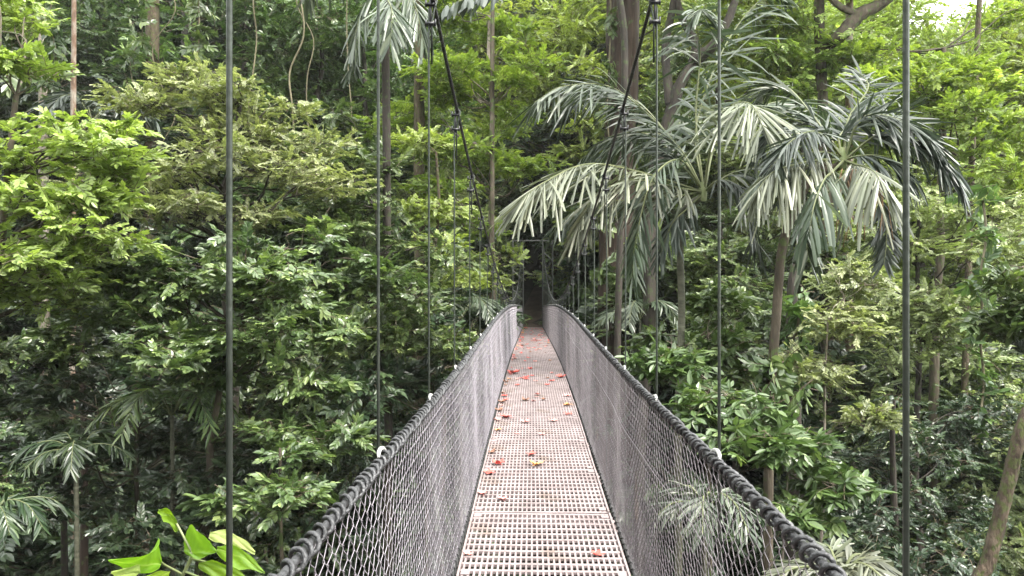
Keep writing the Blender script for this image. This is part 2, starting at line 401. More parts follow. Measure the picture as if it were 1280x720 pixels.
# ------------------------------------------------------------------ red fallen leaves on the deck
def deck_at(px, py):
    lo, hi = 2.0, 39.0
    for _ in range(50):
        m = (lo + hi) / 2
        if F * -deckz(m) / m > (py - 360): lo = m
        else: hi = m
    D = lo; p = at(px, py, D)
    return p.x, p.y
def fallen_mesh(seed, mat):
    r = random.Random(seed); b = QB(); R = 0.05
    n = r.choice([4, 5, 5])
    for k in range(n):
        a = 2 * PI * k / n + r.uniform(-.3, .3); l = R * r.uniform(.7, 1.15); w = l * r.uniform(.3, .42); cu = r.uniform(0.2, 1.0)
        pts = []
        for t, ww in ((0, .25), (.35, 1), (.7, .8), (1, .1)):
            z = 0.004 + cu * 0.028 * t * t + 0.004 * math.sin(t * 7 + k)
            pts.append((t * l, ww * w, z + 0.004 * ww)); pts.append((t * l, 0, z)); pts.append((t * l, -ww * w, z + 0.005 * ww))
        pts = [(x * math.cos(a) - y * math.sin(a), x * math.sin(a) + y * math.cos(a), z) for x, y, z in pts]
        q = []
        for i in range(3):
            q += [(i * 3, i * 3 + 1, i * 3 + 4, i * 3 + 3), (i * 3 + 1, i * 3 + 2, i * 3 + 5, i * 3 + 4)]
        b.add(pts, q)
    b.tube([(0, 0, .004), (-.01, -R * .5, .006), (-.02, -R * .9, .004)], 0.0013, 4)
    return b.mesh('fallen_leaf', [M[mat]])
flm = {m: [fallen_mesh(100 + i * 7 + len(m), m) for i in range(3)] for m in ('red', 'pink', 'orange', 'brownleaf')}
named = [
 (746, 695, 'red', 1.0, 'dark red fallen leaf near the right edge of the closest grating panel'),
 (586, 694, 'pink', .7, 'small pink fallen leaf by the left edge of the closest grating panel'),
 (628, 625, 'pink', 1.0, 'pinkish red fallen leaf lying left of centre just beyond the first pale joint'),
 (603, 618, 'pink', 1.0, 'pinkish red fallen leaf at the left deck edge just beyond the first pale joint'),
 (612, 592, 'red', 1.2, 'red curled fallen leaf at the left deck edge, lower of the red pair'),
 (623, 581, 'red', 1.5, 'largest red fallen leaf close to the left side of the deck'),
 (665, 569, 'red', 1.2, 'bright red fallen leaf in the middle of the deck above an orange one'),
 (671, 582, 'orange', 1.5, 'broad orange fallen leaf in the middle of the deck below a red one'),
 (616, 566, 'brownleaf', 1.0, 'small brownish fallen leaf by the left deck edge'),
 (623, 538, 'orange', .9, 'small orange brown fallen leaf alone near the left deck edge'),
 (632, 522, 'red', 1.7, 'wide red brown fallen leaf on the left third of the deck'),
 (710, 507, 'orange', 1.5, 'orange pink fallen leaf at the right deck edge'),
 (632, 501, 'red', 1.2, 'red fallen leaf on the left beside two dark slots in the grating'),
 (656, 501, 'brownleaf', 1.3, 'dark brown fallen leaf left of the centre of the deck'),
 (679, 500, 'brownleaf', 1.0, 'dark brown fallen leaf just right of the centre of the deck'),
 (643, 467, 'red', 2.8, 'bright red cluster of fallen leaf at the left deck edge farther along'),
 (700, 472, 'red', 2.2, 'bright red fallen leaf at the right deck edge farther along'),
 (653, 433, 'brownleaf', 2.0, 'dark red fallen leaf far along the left side of the deck')]
lrnd = random.Random(5)
def put_leaf(x, y, m, s, label, group='red fallen leaves on the deck'):
    o = link('fallen_leaf', lrnd.choice(flm[m])); o.location = (x, y, deckz(y) + 0.004)
    o.rotation_euler = (lrnd.uniform(-.1, .1), lrnd.uniform(-.1, .1), lrnd.uniform(0, 6.28)); o.scale = (s,) * 3
    setp(o, label, 'leaf', group)
for px, py, m, s, lab in named:
    x, y = deck_at(px, py); put_leaf(x, y, m, s, lab)
for i in range(220):
    y = 7.5 + 30 * lrnd.random() ** .8; e = lrnd.random()
    x = (DL + 0.03 + lrnd.random() ** 2.4 * 0.5) if e < .6 else (DR - 0.03 - lrnd.random() ** 1.6 * 0.5)
    put_leaf(x, y, lrnd.choice(['red', 'pink', 'red', 'brownleaf', 'red', 'pink', 'orange']), lrnd.uniform(.45, 1.3), 'small faded fallen leaf among the litter on the far half of the deck', 'litter of fallen leaves on the far deck')

# ------------------------------------------------------------------ foliage machinery
LEAF = {  # local leaf: base, right near, right far, tip, left far, left near
 'ell': np.array([(0, 0, 0), (.30, -.5, .10), (.68, -.42, .06), (1, 0, -.14), (.68, .42, .06), (.30, .5, .10)]),
 'lance': np.array([(0, 0, 0), (.25, -.5, .08), (.6, -.4, .02), (1.05, 0, -.22), (.6, .4, .02), (.25, .5, .08)])}
LQ = np.array([(0, 1, 2, 3), (0, 3, 4, 5)])
def rot_to(d, up):
    d = np.array(d, float); d /= np.linalg.norm(d) + 1e-9
    y = np.cross(up, d); y /= (np.linalg.norm(y) + 1e-9); z = np.cross(d, y)
    return np.stack([d, y, z], 1)
def spray(rng, nl, tw, ll, lw, shape='ell', droop=0.15, whorl=False, pairs=False):
    """one leafy twig along +x; returns leaf verts, tint, twig verts, twig quads"""
    LV = []; TI = []
    n = 5; tpts = [(tw * t, 0.04 * tw * math.sin(3 * t), -droop * tw * t * t + 0.06 * tw * t) for t in np.linspace(0, 1, n)]
    base = rng.uniform(-.18, .18)
    for i in range(nl):
        if whorl:
            t = 1.0 - 0.12 * (i % 3); a = 2 * PI * i / nl + rng.uniform(-.25, .25); a = (a + PI) % (2 * PI) - PI
            if abs(a) > 2.6: a *= .8
        else:
            t = 0.22 + 0.78 * (i // 2 if pairs else i) / max(1, (nl // 2 if pairs else nl) - 1); t = min(t, 1)
            sgn = 1 if i % 2 else -1
            a = sgn * rng.uniform(.65, 1.15) * (1.05 - .45 * t)
            if i == nl - 1: a = rng.uniform(-.2, .2)
        p = np.array([tw * t, 0.04 * tw * math.sin(3 * t), -droop * tw * t * t + 0.06 * tw * t])
        pit = rng.uniform(-.45, .12) - droop * .6; rol = rng.uniform(-.5, .5)
        d = (math.cos(a) * math.cos(pit), math.sin(a) * math.cos(pit), math.sin(pit))
        up = np.array([0, math.sin(rol), math.cos(rol)])
        R = rot_to(d, up); s = ll * rng.uniform(.7, 1.15)
        v = LEAF[shape] * np.array([s, s * lw, s * lw]) @ R.T + p
        LV.append(v); TI.append(np.clip(0.42 + base + rng.normal(0, .13) + (.12 if t > .8 else 0), 0, 1))
    b = QB(); b.tube(tpts, [tw * .012, tw * .010, tw * .008, tw * .006, tw * .003], 3, cap=False)
    return np.concatenate(LV), np.array(TI), b.v[0], b.q[0]
STY = {}
def style(name, mat, **kw):
    g = np.random.default_rng(abs(hash(name)) % 1000 if False else sum(map(ord, name)))
    STY[name] = (mat, [spray(g, **kw) for _ in range(8)])
style('small', 'olive', nl=21, tw=.50, ll=.09, lw=.45, droop=.15)
style('bright', 'bright', nl=17, tw=.50, ll=.125, lw=.46, droop=.15)
style('lime', 'lime', nl=17, tw=.60, ll=.15, lw=.46, droop=.12)
style('glossy', 'green', nl=15, tw=.48, ll=.145, lw=.46, droop=.2)
style('whorl', 'green', nl=9, tw=.42, ll=.22, lw=.36, droop=.15, whorl=True)
style('whorlpale', 'grey', nl=9, tw=.42, ll=.24, lw=.36, droop=.2, whorl=True)
style('darkbig', 'dark', nl=11, tw=.6, ll=.22, lw=.45, droop=.3)
style('greyfine', 'grey', nl=19, tw=.6, ll=.115, lw=.48, droop=.25)
style('far', 'olive', nl=19, tw=.9, ll=.17, lw=.52, droop=.25)
style('farbright', 'lime', nl=19, tw=.9, ll=.17, lw=.52, droop=.2)
style('fargreen', 'bright', nl=19, tw=.9, ll=.16, lw=.52, droop=.2)
style('fardark', 'dark', nl=17, tw=.9, ll=.21, lw=.45, droop=.3)
style('pinn', 'bright', nl=18, tw=.7, ll=.19, lw=.32, droop=.3, pairs=True)

def foliage_mesh(name, pads, sty, mat=None, sc=1.0, up=0.15, seed=0, tilt=0.35):
    """pads: (centre, (rx,ry,rz), n_sprays)"""
    g = np.random.default_rng(seed)
    m, T = STY[sty]; VV = []; QQ = []; MI = []; TT = []; n0 = 0
    P = []; Dr = []; PT = []
    for c, r, n in pads:
        u = g.normal(size=(n, 3)); u /= np.linalg.norm(u, axis=1, keepdims=True)
        rad_ = g.uniform(.25, 1, (n, 1)) ** .6
        off = u * rad_ * np.array(r)
        P.append(np.array(c) + off)
        d = off / (np.array(r).max()); d[:, 2] = d[:, 2] * .5 + up; d += g.normal(0, .28, (n, 3))
        Dr.append(d); PT.append(np.full(n, g.normal(0, .09)) + g.normal(0, .05, n))
    P = np.concatenate(P); Dr = np.concatenate(Dr); PT = np.concatenate(PT)
    Dr /= np.linalg.norm(Dr, axis=1, keepdims=True) + 1e-9
    Up = np.array([0, 0, 1.0]) + g.normal(0, tilt, P.shape)
    Yv = np.cross(Up, Dr); Yv /= np.linalg.norm(Yv, axis=1, keepdims=True) + 1e-9
    Zv = np.cross(Dr, Yv)
    S_ = sc * g.uniform(.7, 1.2, len(P)); ch = g.integers(0, len(T), len(P))
    for k in range(len(T)):
        idx = np.where(ch == k)[0]
        if not len(idx): continue
        R = np.stack([Dr[idx], Yv[idx], Zv[idx]], axis=1) * S_[idx][:, None, None]   # rows: basis
        lv, ti, tv, tq = T[k]
        # centre the spray on its point
        cen = np.array([lv[:, 0].mean(), 0, 0])
        A = np.einsum('vi,nij->nvj', lv - cen, R) + P[idx][:, None, :]
        nl = len(ti); ni = len(idx)
        q = (np.arange(ni * nl) * 6)[:, None, None] + LQ[None]
        VV.append(A.reshape(-1, 3)); QQ.append(q.reshape(-1, 4) + n0); MI.append(np.zeros(ni * nl * 2, int))
        tt = np.clip(ti[None, :] + PT[idx][:, None], 0, 1)
        TT.append(np.repeat(tt.reshape(-1), 6)); n0 += ni * nl * 6
        A = np.einsum('vi,nij->nvj', tv - cen, R) + P[idx][:, None, :]
        q = (np.arange(ni) * len(tv))[:, None, None] + tq[None]
        VV.append(A.reshape(-1, 3)); QQ.append(q.reshape(-1, 4) + n0); MI.append(np.ones(ni * len(tq), int))
        TT.append(np.full(ni * len(tv), .5)); n0 += ni * len(tv)
    return npmesh(name, np.concatenate(VV), np.concatenate(QQ), [M[mat or m], M['twig']], np.concatenate(MI), np.concatenate(TT))

def make_pads(blobs, g, pr=.8, dens=1.0, flat=.42, spp=34):
    """split big crown volumes into small flattened leaf pads"""
    pads = []
    for c, r in blobs:
        r = np.array(r, float); vol = (r[0] * r[1] + r[0] * r[2] + r[1] * r[2]) / 3
        n = max(3, int(dens * vol * 3.7 / (pr * pr)))
        for _ in range(n):
            u = g.normal(size=3); u /= np.linalg.norm(u)
            if u[2] < -.5: u[2] *= .5
            k = g.uniform(.35, 1.0) ** .5
            p = np.array(c) + u * r * k * g.uniform(.85, 1.1)
            q = pr * g.uniform(.6, 1.35)
            pads.append((p, (q, q, q * flat), int(spp * (q / pr) ** 2 * g.uniform(.7, 1.2))))
    return pads

def tree(name, label, cat, base, top, blobs, sty, tr=.14, bark='bark', group=None, seed=1, pr=.8, dens=1.0, spp=34, flat=.42, sc=1.0, mat=None, via=None, sides=10, kind=None, up=.15, limbs=1.0, label_parts=True):
    g = np.random.default_rng(seed)
    base = Vector(base); e = empty(name, base, label, cat, group, kind)
    B0 = np.array(tuple(base))
    path = [base] + [Vector(v) for v in (via or [])] + [Vector(top)]
    if not via:
        mid = (base + Vector(top)) / 2 + Vector((g.normal(0, .3), g.normal(0, .3), 0)); path = [base, mid, Vector(top)]
    cp = catmull(path, 8)
    cp = [np.array(p) + (g.normal(0, tr * .25, 3) * np.array([1, 1, 0]) if 0 < i < len(cp) - 1 else 0) for i, p in enumerate(cp)]
    n = len(cp); rr = [tr * (1.25 if i == 0 else 1 - .72 * (i / (n - 1)) ** 1.2) for i in range(n)]
    b = QB(); b.tube([p - B0 for p in cp], rr, sides, wob=.07, cap=False)
    pads = make_pads(blobs, g, pr, dens, flat, spp)
    C = np.array(cp)
    for p, r, k in pads:
        if g.random() > limbs: continue
        dz = p[2] - C[:, 2]; hd = np.hypot(C[:, 0] - p[0], C[:, 1] - p[1])
        cost = hd + np.abs(dz - .35 * hd) * 1.2
        i = int(np.argmin(cost)); s = C[i]; d = p - s; Ld = np.linalg.norm(d)
        if Ld < .3: continue
        j = g.normal(0, .07 * Ld, 3)
        pts = catmull([s, s + d * .33 + np.array([0, 0, -.02 * Ld]) + j, s + d * .68 + np.array([0, 0, .06 * Ld]) - j * .6, p], 4)
        r0 = min(rr[i] * .5, .012 + .012 * Ld)
        b.tube([q - B0 for q in pts], np.linspace(r0, .006, len(pts)), 5, cap=False)
        for _ in range(3):                       # side branchlets into the pad
            q0 = pts[int(g.integers(len(pts) // 2, len(pts)))]
            q1 = p + g.normal(0, .5, 3) * np.array(r); b.tube([q0 - B0, (q0 + q1) / 2 - B0 + g.normal(0, .05, 3), q1 - B0], [.009, .006, .003], 4, cap=False)
    b.obj('trunk', M[bark], e, True)
    pads = [(p - B0, r, k) for p, r, k in pads]
    link('crown', foliage_mesh('crown', pads, sty, mat, sc, up, seed + 99), e)
    return e

def blob(px, py, D, rx, ry, rd=None):
    p = at(px, py, D); k = D / F
    return (tuple(p), (rx * k, (rd if rd else (rx + ry) * .4 * k), ry * k))
def gz(v, sink=.3): return Vector((v.x, v.y, ground(v.x, v.y) - sink))

# ------------------------------------------------------------------ trees placed one by one
def T(label, trunk_px, top, blobs, sty, cat='tree', name='tree', **kw):
    """trunk_px = (px, D) column of the trunk; top = (px, py, D)"""
    tp = at(*top); b0 = at(trunk_px[0], 360, trunk_px[1]); b0 = gz(b0)
    return tree(name, label, cat, b0, tp, [blob(*q) for q in blobs], sty, **kw)

# left foreground bright tree
T('yellow-green broadleaf tree at the left edge with flat bright leaf layers', (-150, 13), (20, 120, 13),
  [(20, 95, 13, 70, 30), (60, 190, 12.5, 130, 50), (30, 300, 12, 110, 75), (10, 375, 12.5, 70, 40), (110, 240, 12.6, 70, 25), (20, 10, 15, 70, 40), (95, 330, 12.8, 60, 45), (20, 235, 12, 80, 40), (120, 170, 13, 50, 25)], 'bright', seed=3, pr=.75, spp=40, tr=.16, bark='bark', flat=.3, dens=1.15)
# large pale olive tree
T('wide olive green tree of small leaves with dark forked branches, left of the bridge', (285, 17), (300, 130, 17),
  [(235, 150, 17, 100, 55), (330, 150, 17, 90, 60), (150, 230, 16.5, 75, 70), (290, 240, 16, 130, 70), (230, 90, 17.5, 70, 22), (380, 215, 17.5, 60, 45)], 'small', seed=5, pr=.8, spp=44, tr=.17, bark='barkdark', flat=.3, dens=1.1, via=[at(290, 480, 17), at(275, 300, 17)])
# glossy mid green tree below it
T('glossy green tree spreading below the pale olive tree, left of the bridge', (250, 14), (300, 330, 14),
  [(250, 340, 14, 120, 50), (350, 400, 13.5, 110, 75), (250, 450, 13, 95, 60), (400, 520, 13, 70, 60), (190, 370, 14, 80, 55), (420, 330, 15, 70, 60)], 'glossy', seed=8, pr=.7, spp=44, tr=.14, flat=.38, dens=1.15)
T('dark leaved tree low at the left in the shade of the gorge', (150, 15), (170, 480, 15),
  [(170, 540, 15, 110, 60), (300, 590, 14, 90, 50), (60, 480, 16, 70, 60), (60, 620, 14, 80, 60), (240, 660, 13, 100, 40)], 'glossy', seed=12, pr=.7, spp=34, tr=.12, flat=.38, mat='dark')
T('small shrubby tree with whorled glossy leaves hanging beside the left rail', (330, 11.5), (350, 560, 11.5),
  [(310, 640, 11.5, 60, 40), (380, 600, 11.5, 60, 45)], 'glossy', seed=14, pr=.6, spp=40, tr=.08, flat=.4)
T('shaded tree with fine foliage left of the nearest left cables', (470, 19), (470, 260, 19),
  [(480, 290, 19, 55, 60), (440, 260, 20, 60, 60), (520, 400, 18, 60, 75), (470, 420, 18, 60, 60), (560, 340, 20, 50, 50), (440, 190, 20, 70, 50)], 'glossy', seed=17, pr=.85, spp=40, tr=.15, bark='barkdark', flat=.45, mat='green')
T('dark shrub filling the gap beside the middle of the left rail', (540, 20), (540, 420, 20),
  [(540, 460, 20, 60, 60), (470, 480, 17, 50, 50), (600, 380, 24, 40, 60)], 'darkbig', seed=18, pr=.85, spp=36, tr=.11, flat=.45)
# bright tree in the centre, over the far end
T('bright lime tree of layered foliage in the centre, left of the big trunk', (612, 27), (612, 20, 27),
  [(560, 110, 27, 65, 45), (620, 90, 26, 70, 50), (560, 220, 25, 55, 50), (650, 190, 27, 60, 60), (600, 30, 28, 60, 35), (590, 290, 26, 45, 30), (510, 150, 28, 40, 35)], 'lime', seed=21, pr=1.0, spp=40, tr=.22, bark='barkpale', flat=.35, sc=1.15)
T('green tree behind the first left main cable with glossy leaves', (545, 23), (545, 190, 23),
  [(540, 250, 23, 40, 40), (555, 330, 22, 45, 40), (600, 340, 25, 40, 30), (530, 190, 24, 35, 30)], 'bright', seed=23, pr=.8, spp=40, tr=.13, bark='barkmoss', flat=.4)
T('sunlit feathery tree far behind the centre, under the hanging palm frond', (690, 45), (690, 0, 45),
  [(660, 40, 45, 70, 45), (700, 110, 44, 70, 60), (640, 120, 46, 60, 60), (600, 200, 44, 60, 70), (720, 20, 46, 60, 40), (560, 60, 46, 70, 50)], 'farbright', seed=25, pr=1.5, spp=50, tr=.3, flat=.5)
# around the far end of the bridge
T('dense dark tree standing left of the lattice tower', (600, 42), (600, 260, 42),
  [(610, 320, 42, 34, 60), (585, 250, 42, 40, 50), (630, 270, 43, 30, 40), (600, 400, 41, 40, 50), (612, 350, 43, 22, 70)], 'far', seed=27, pr=1.0, spp=44, tr=.3, bark='barkdark', flat=.5, mat='green')
T('dense dark tree standing right of the lattice tower', (725, 42), (725, 260, 42),
  [(712, 330, 42, 26, 50), (740, 280, 42, 40, 50), (700, 290, 43, 25, 35), (730, 400, 41, 40, 40), (760, 380, 40, 40, 60)], 'far', seed=29, pr=1.0, spp=44, tr=.3, bark='barkdark', flat=.5, mat='green')
T('dark tree arching over the path beyond the tower', (640, 48), (655, 250, 46),
  [(668, 282, 44, 48, 22), (665, 262, 46, 60, 28), (650, 235, 46, 80, 30), (690, 230, 46, 60, 40)], 'fardark', seed=31, pr=1.0, spp=60, tr=.3, bark='barkdark', flat=.6)
# big trunk
def rise(b0, pts):
    """evenly spaced points from the foot up to the first given point"""
    pts = list(pts); n = int((pts[0] - b0).length / 2.0)
    return [b0] + [b0.lerp(pts[0], (i + 1) / (n + 1)) for i in range(n)] + (pts if (pts[0] - b0).length > .5 else pts[1:])
def bare(name, label, pts, radii, bark, parts=None, cat='tree', group=None, sides=14, wob=.13, crown=None, crown_sty='far', seed=1, pr=1.4, spp=44, mat=None, flat=.5):
    b0 = gz(pts[0]) if pts[0].z > ground(pts[0].x, pts[0].y) else pts[0]
    pts = rise(b0, pts)
    e = empty(name, b0, label, cat, group)
    for nm, P, R in [('trunk', [b0] + list(pts[1:]), radii)] + (parts or []):
        b = QB(); c = catmull([p - b0 for p in P], 8)
        r = np.interp(np.linspace(0, 1, len(c)), np.linspace(0, 1, len(R)), R)
        b.tube(c, r, sides, wob=wob, cap=False); b.obj(nm, M[bark], e, True)
    if crown:
        g = np.random.default_rng(seed)
        pads = [(p - np.array(tuple(b0)), r, k) for p, r, k in make_pads([blob(*q) for q in crown], g, pr, 1, flat, spp)]
        link('crown', foliage_mesh('crown', pads, crown_sty, mat, 1, .15, seed), e)
    return e
bare('giant_tree', 'huge reddish brown tree trunk rising behind the palms right of the bridge', [at(768, 470, 27), at(768, 400, 27), at(772, 250, 27), at(780, 80, 27), at(785, -60, 27), at(790, -330, 27)], [.95, .72, .68, .62, .55, .3], 'barkred',
     parts=[('limb', [at(778, 150, 27.2), at(768, 60, 27.3), at(766, -20, 27.6), at(750, -200, 28)], [.3, .3, .25, .12])], sides=22, wob=.05,
     crown=[(790, -260, 27, 160, 70), (700, -180, 28, 90, 50), (900, -200, 27, 90, 60)], crown_sty='far', seed=33)
bare('tree', 'black twisting tree with a leaning limb between the big trunk and the palm', [at(800, 560, 24), at(812, 400, 24), at(815, 240, 24), at(845, 120, 23.5), at(870, 60, 23.5), at(845, -10, 24), at(850, -200, 24)], [.22, .18, .16, .17, .2, .13, .08], 'barkdark',
     parts=[('limb', [at(868, 75, 23.4), at(900, 45, 23), at(930, -30, 23)], [.18, .13, .08]), ('limb', [at(838, 130, 23.6), at(832, 60, 23.9), at(843, 0, 24), at(850, -60, 24)], [.16, .12, .12, .1])],
     crown=[(880, -60, 24, 110, 60), (960, 40, 26, 70, 40), (830, -120, 24, 90, 60), (930, 100, 27, 50, 40)], crown_sty='far', seed=35, mat='bright', pr=1.1)
bare('tree', 'brown trunked tree with black forking boughs at the top right of centre', [at(1030, 560, 26), at(1035, 300, 26), at(1028, 120, 26), at(1024, 10, 26), at(1030, -200, 26)], [.3, .26, .23, .2, .14], 'bark',
     parts=[('bough', [at(1027, 60, 26), at(1050, 45, 25.5), at(1075, 18, 25.5), at(1110, 0, 25.5), at(1150, -40, 25)], [.18, .2, .22, .14, .08]), ('bough', [at(1075, 20, 25.5), at(1045, 5, 25.5), at(1020, -30, 25.5)], [.12, .11, .08])],
     crown=[(1010, 60, 26, 70, 50), (1040, -60, 26, 100, 60), (980, 150, 27, 50, 50)], crown_sty='far', seed=37, mat='bright', pr=1.1)
# right side bright canopy
T('bright green canopy tree at the top right with sunlit layered leaves', (1190, 24), (1180, 60, 24),
  [(1100, 95, 24, 70, 35), (1180, 110, 23, 90, 40), (1250, 90, 22, 60, 45), (1230, 170, 22, 80, 45), (1110, 170, 25, 70, 35), (1260, 20, 25, 40, 30), (1080, 60, 25, 40, 30), (1270, 230, 21, 50, 40)], 'lime', seed=41, pr=1.0, spp=40, tr=.25, bark='bark', flat=.35, sc=1.05, mat='lime')
T('grey-green tree of fine leaves on the right between the palm and the tall mossy trunk', (1150, 21), (1150, 250, 21),
  [(1130, 290, 21, 80, 55), (1200, 280, 20, 80, 60), (1100, 370, 20, 70, 60), (1230, 380, 19, 70, 60), (1160, 420, 20, 70, 50), (1260, 310, 19, 50, 40)], 'greyfine', seed=43, pr=.9, spp=44, tr=.16, bark='barkdark', flat=.4, mat='olive')
T('olive leaved tree right of the curved palm trunk with a thin pale stem', (1010, 14), (1035, 400, 14),
  [(1050, 400, 14, 55, 35), (1010, 450, 14, 50, 45), (1060, 510, 14, 50, 30), (1030, 350, 15, 60, 30)], 'small', seed=45, pr=.6, spp=44, tr=.06, bark='barkpale', flat=.35, sc=1.05, mat='olive')
T('light green whorled shrub leaning out over the right rail', (930, 9.5), (985, 590, 9.5),
  [(950, 555, 9.5, 55, 30), (1010, 590, 9.5, 60, 38), (900, 510, 10, 45, 30), (1000, 640, 9.2, 50, 26), (880, 455, 11, 50, 28)], 'whorl', seed=47, pr=.45, spp=30, tr=.045, bark='barkpale', flat=.4, sc=.9)
T('pale leafed shrub behind the right rail below the slim palm trunk', (880, 13), (885, 420, 13),
  [(870, 430, 13, 55, 35), (900, 400, 14, 40, 40), (830, 440, 14, 40, 30), (920, 480, 13, 40, 40)], 'glossy', seed=49, pr=.6, spp=40, tr=.08, flat=.4)
T('dull green tree deep in the lower right of the gorge', (1130, 17), (1130, 500, 17),
  [(1120, 560, 17, 75, 55), (1180, 620, 16, 80, 55), (1080, 640, 15, 60, 45), (1140, 690, 14, 80, 40), (1220, 540, 18, 60, 50), (1060, 580, 17, 40, 50)], 'greyfine', seed=51, pr=.8, spp=40, tr=.12, bark='barkdark', flat=.42, mat='dark')
T('leafy tree at the right edge with pale glossy leaf sprays', (1330, 12), (1290, 330, 12),
  [(1265, 360, 12, 35, 40), (1275, 410, 12, 30, 22)], 'whorl', seed=53, pr=.5, spp=34, tr=.08, flat=.35)
T('dark tree behind the slim palm trunk right of centre', (900, 26), (900, 280, 26),
  [(870, 330, 26, 70, 50), (930, 300, 26, 60, 50), (820, 380, 26, 60, 50), (920, 400, 24, 60, 60), (1010, 330, 25, 60, 50)], 'far', seed=55, pr=1.0, spp=44, tr=.2, bark='barkdark', flat=.5, mat='green')
# tall trunks with vines, left background
def slim(label, x, D, y1=-80, r=.16, bark='bark', lean=0, seed=1, cr=True, mat=None, name='tree', r2=None):
    if not cr:
        return bare(name, label, [at(x, 820, D), at(x + 2, (820 + y1) / 2, D), at(x - 2, y1, D), at(x, y1 - 60, D)], [r * 1.2, r, r * .9, r * .3], bark, sides=10)
    return bare(name, label, [at(x, 700, D), at(x + lean * .3, 400, D), at(x + lean * .6, 150, D), at(x + lean, y1, D), at(x + lean * 1.2, y1 - 220, D)], [r * 1.3, r, r * .9, r * .8, r * .4], bark, sides=10,
                crown=([(x + lean, y1 - 150, D, 110, 60)] if cr else None), seed=seed, mat=mat)
slim('slim tree with an orange barked trunk standing at the upper left', 90, 22, r=.085, bark='barkorange', lean=3, seed=61, mat='green')
slim('grey barked tree behind the left bright tree at the top left', 58, 26, r=.17, bark='barkpale', lean=-6, seed=62, mat='green')
slim('dark reddish trunk in the shade at the lower left', 104, 19, y1=400, r=.11, bark='barkred', seed=63, cr=False)
slim('dark trunk wrapped in vines at the top left of the forest', 240, 34, r=.4, bark='barkdark', seed=64, mat='green')
slim('vine-hung tree trunk above the wide olive tree', 190, 30, r=.3, bark='barkmoss', seed=65, mat='green')
slim('straight dark trunk behind the left cables', 395, 36, r=.3, bark='barkdark', seed=66, mat='green')
slim('mossy trunk standing behind the second pair of left cables', 524, 27, r=.2, bark='barkmoss', seed=67, mat='green')
slim('thin pale trunk rising through the lime tree in the centre', 614, 25.5, r=.10, bark='bark', lean=2, seed=68, mat='bright')
slim('thick dark brown trunk behind the curved palm trunk', 992, 17, y1=390, r=.25, bark='barkdark', seed=69, cr=False)
slim('tall mossy trunk at the right with pale bark low down', 1200, 24, r=.11, bark='barkmoss', lean=28, seed=70, mat='bright')
slim('straight brown tree trunk right of the palms', 1062, 27, r=.17, bark='barkorange', seed=71, mat='bright')
slim('dark slim trunk between the right cables and the palm trunk', 1118, 15, y1=560, r=.1, bark='barkdark', seed=72, cr=False)
bare('tree', 'bare leaning trunk patched with yellow moss at the right edge', [at(1215, 760, 8), at(1237, 700, 8), at(1262, 600, 8), at(1283, 520, 8), at(1330, 420, 8.3), at(1370, 300, 8.6)], [.10, .085, .08, .075, .06, .03], 'barkmoss', sides=10, crown=[(1400, 280, 8.8, 60, 60)], crown_sty='glossy', pr=.5, seed=73)

T('fresh green tree with drooping leafy limbs below the tree at the left edge', (70, 16), (80, 330, 16),
  [(80, 350, 16, 80, 50), (30, 430, 15.5, 70, 50), (110, 430, 16, 50, 50), (-10, 340, 15, 50, 60)], 'glossy', seed=19, pr=.75, spp=40, tr=.12, bark='barkdark', flat=.4)
# ------------------------------------------------------------------ palms
def frond(parent, P, ll, lw, mat='palm', n=46, droop=.7, seed=1, r0=.022, name='frond', start=.18, wide=False, plume=.0, base=None):
    """pinnate frond along control points P (world); leaflets droop"""
    g = np.random.default_rng(seed)
    o = np.array(tuple(parent.location)); C = np.array(catmull(P, 14)) - o; N = len(C)
    b = QB(); b.tube(C, np.linspace(r0, .004, N), 5, m=1, cap=False)
    T_ = np.gradient(C, axis=0); T_ /= np.linalg.norm(T_, axis=1, keepdims=True)
    for s in (-1, 1):
        for k in range(n):
            t = start + (1 - start) * (k + g.uniform(-.3, .3) + .5) / n; t = min(t, .995)
            f = t * (N - 1); i = int(f); w = f - i; p = C[i] * (1 - w) + C[min(i + 1, N - 1)] * w; tg = T_[i]
            side = np.cross(tg, [0, 0, 1.0]); side /= np.linalg.norm(side) + 1e-6
            upv = np.cross(side, tg)
            L = ll * (0.45 + .55 * math.sin(min(1, (t - start) / (1 - start) * 1.1 + .12) * PI * .92)) * g.uniform(.82, 1.12)
            d = tg * g.uniform(.3, 1.5) + side * s * g.uniform(.6, 1) + upv * (g.uniform(-.2, .2) + g.normal(0, plume + .12)) + np.array([0, 0, -1.0]) * droop * g.uniform(.3, 1.0)
            d /= np.linalg.norm(d)
            width = lw * g.uniform(.75, 1.2); dr = droop * g.uniform(.12, .75)
            wv = np.cross(d, upv); wv /= np.linalg.norm(wv) + 1e-6
            tw = g.normal(0, .55); wv = wv * math.cos(tw) + upv * math.sin(tw)
            ns = 6; V = []; q = []
            for j in range(ns + 1):
                u = j / ns
                c = p + d * L * u * (1 - .18 * dr * u) + np.array([0, 0, -1.0]) * dr * L * u * u * .75
                ww = width * ((math.sin(min(1, u * 1.5 + .08) * PI / 2)) * (1 - .55 * max(0, u - .55)) if wide else math.sin((u * .92 + .06) * PI) ** .7)
                if wide and j == ns: ww *= .8
                hh = ww * .22
                V += [c + wv * ww / 2 + np.array([0, 0, -hh * .5]), c + np.array([0, 0, hh * .5]), c - wv * ww / 2 + np.array([0, 0, -hh * .5])]
            for j in range(ns): q += [(j * 3, j * 3 + 1, j * 3 + 4, j * 3 + 3), (j * 3 + 1, j * 3 + 2, j * 3 + 5, j * 3 + 4)]
            b.add(V, q, 0, float(np.clip(g.normal(.5, .2), 0, 1)))
    return b.obj(name, [M[mat], M['rachis']], parent)

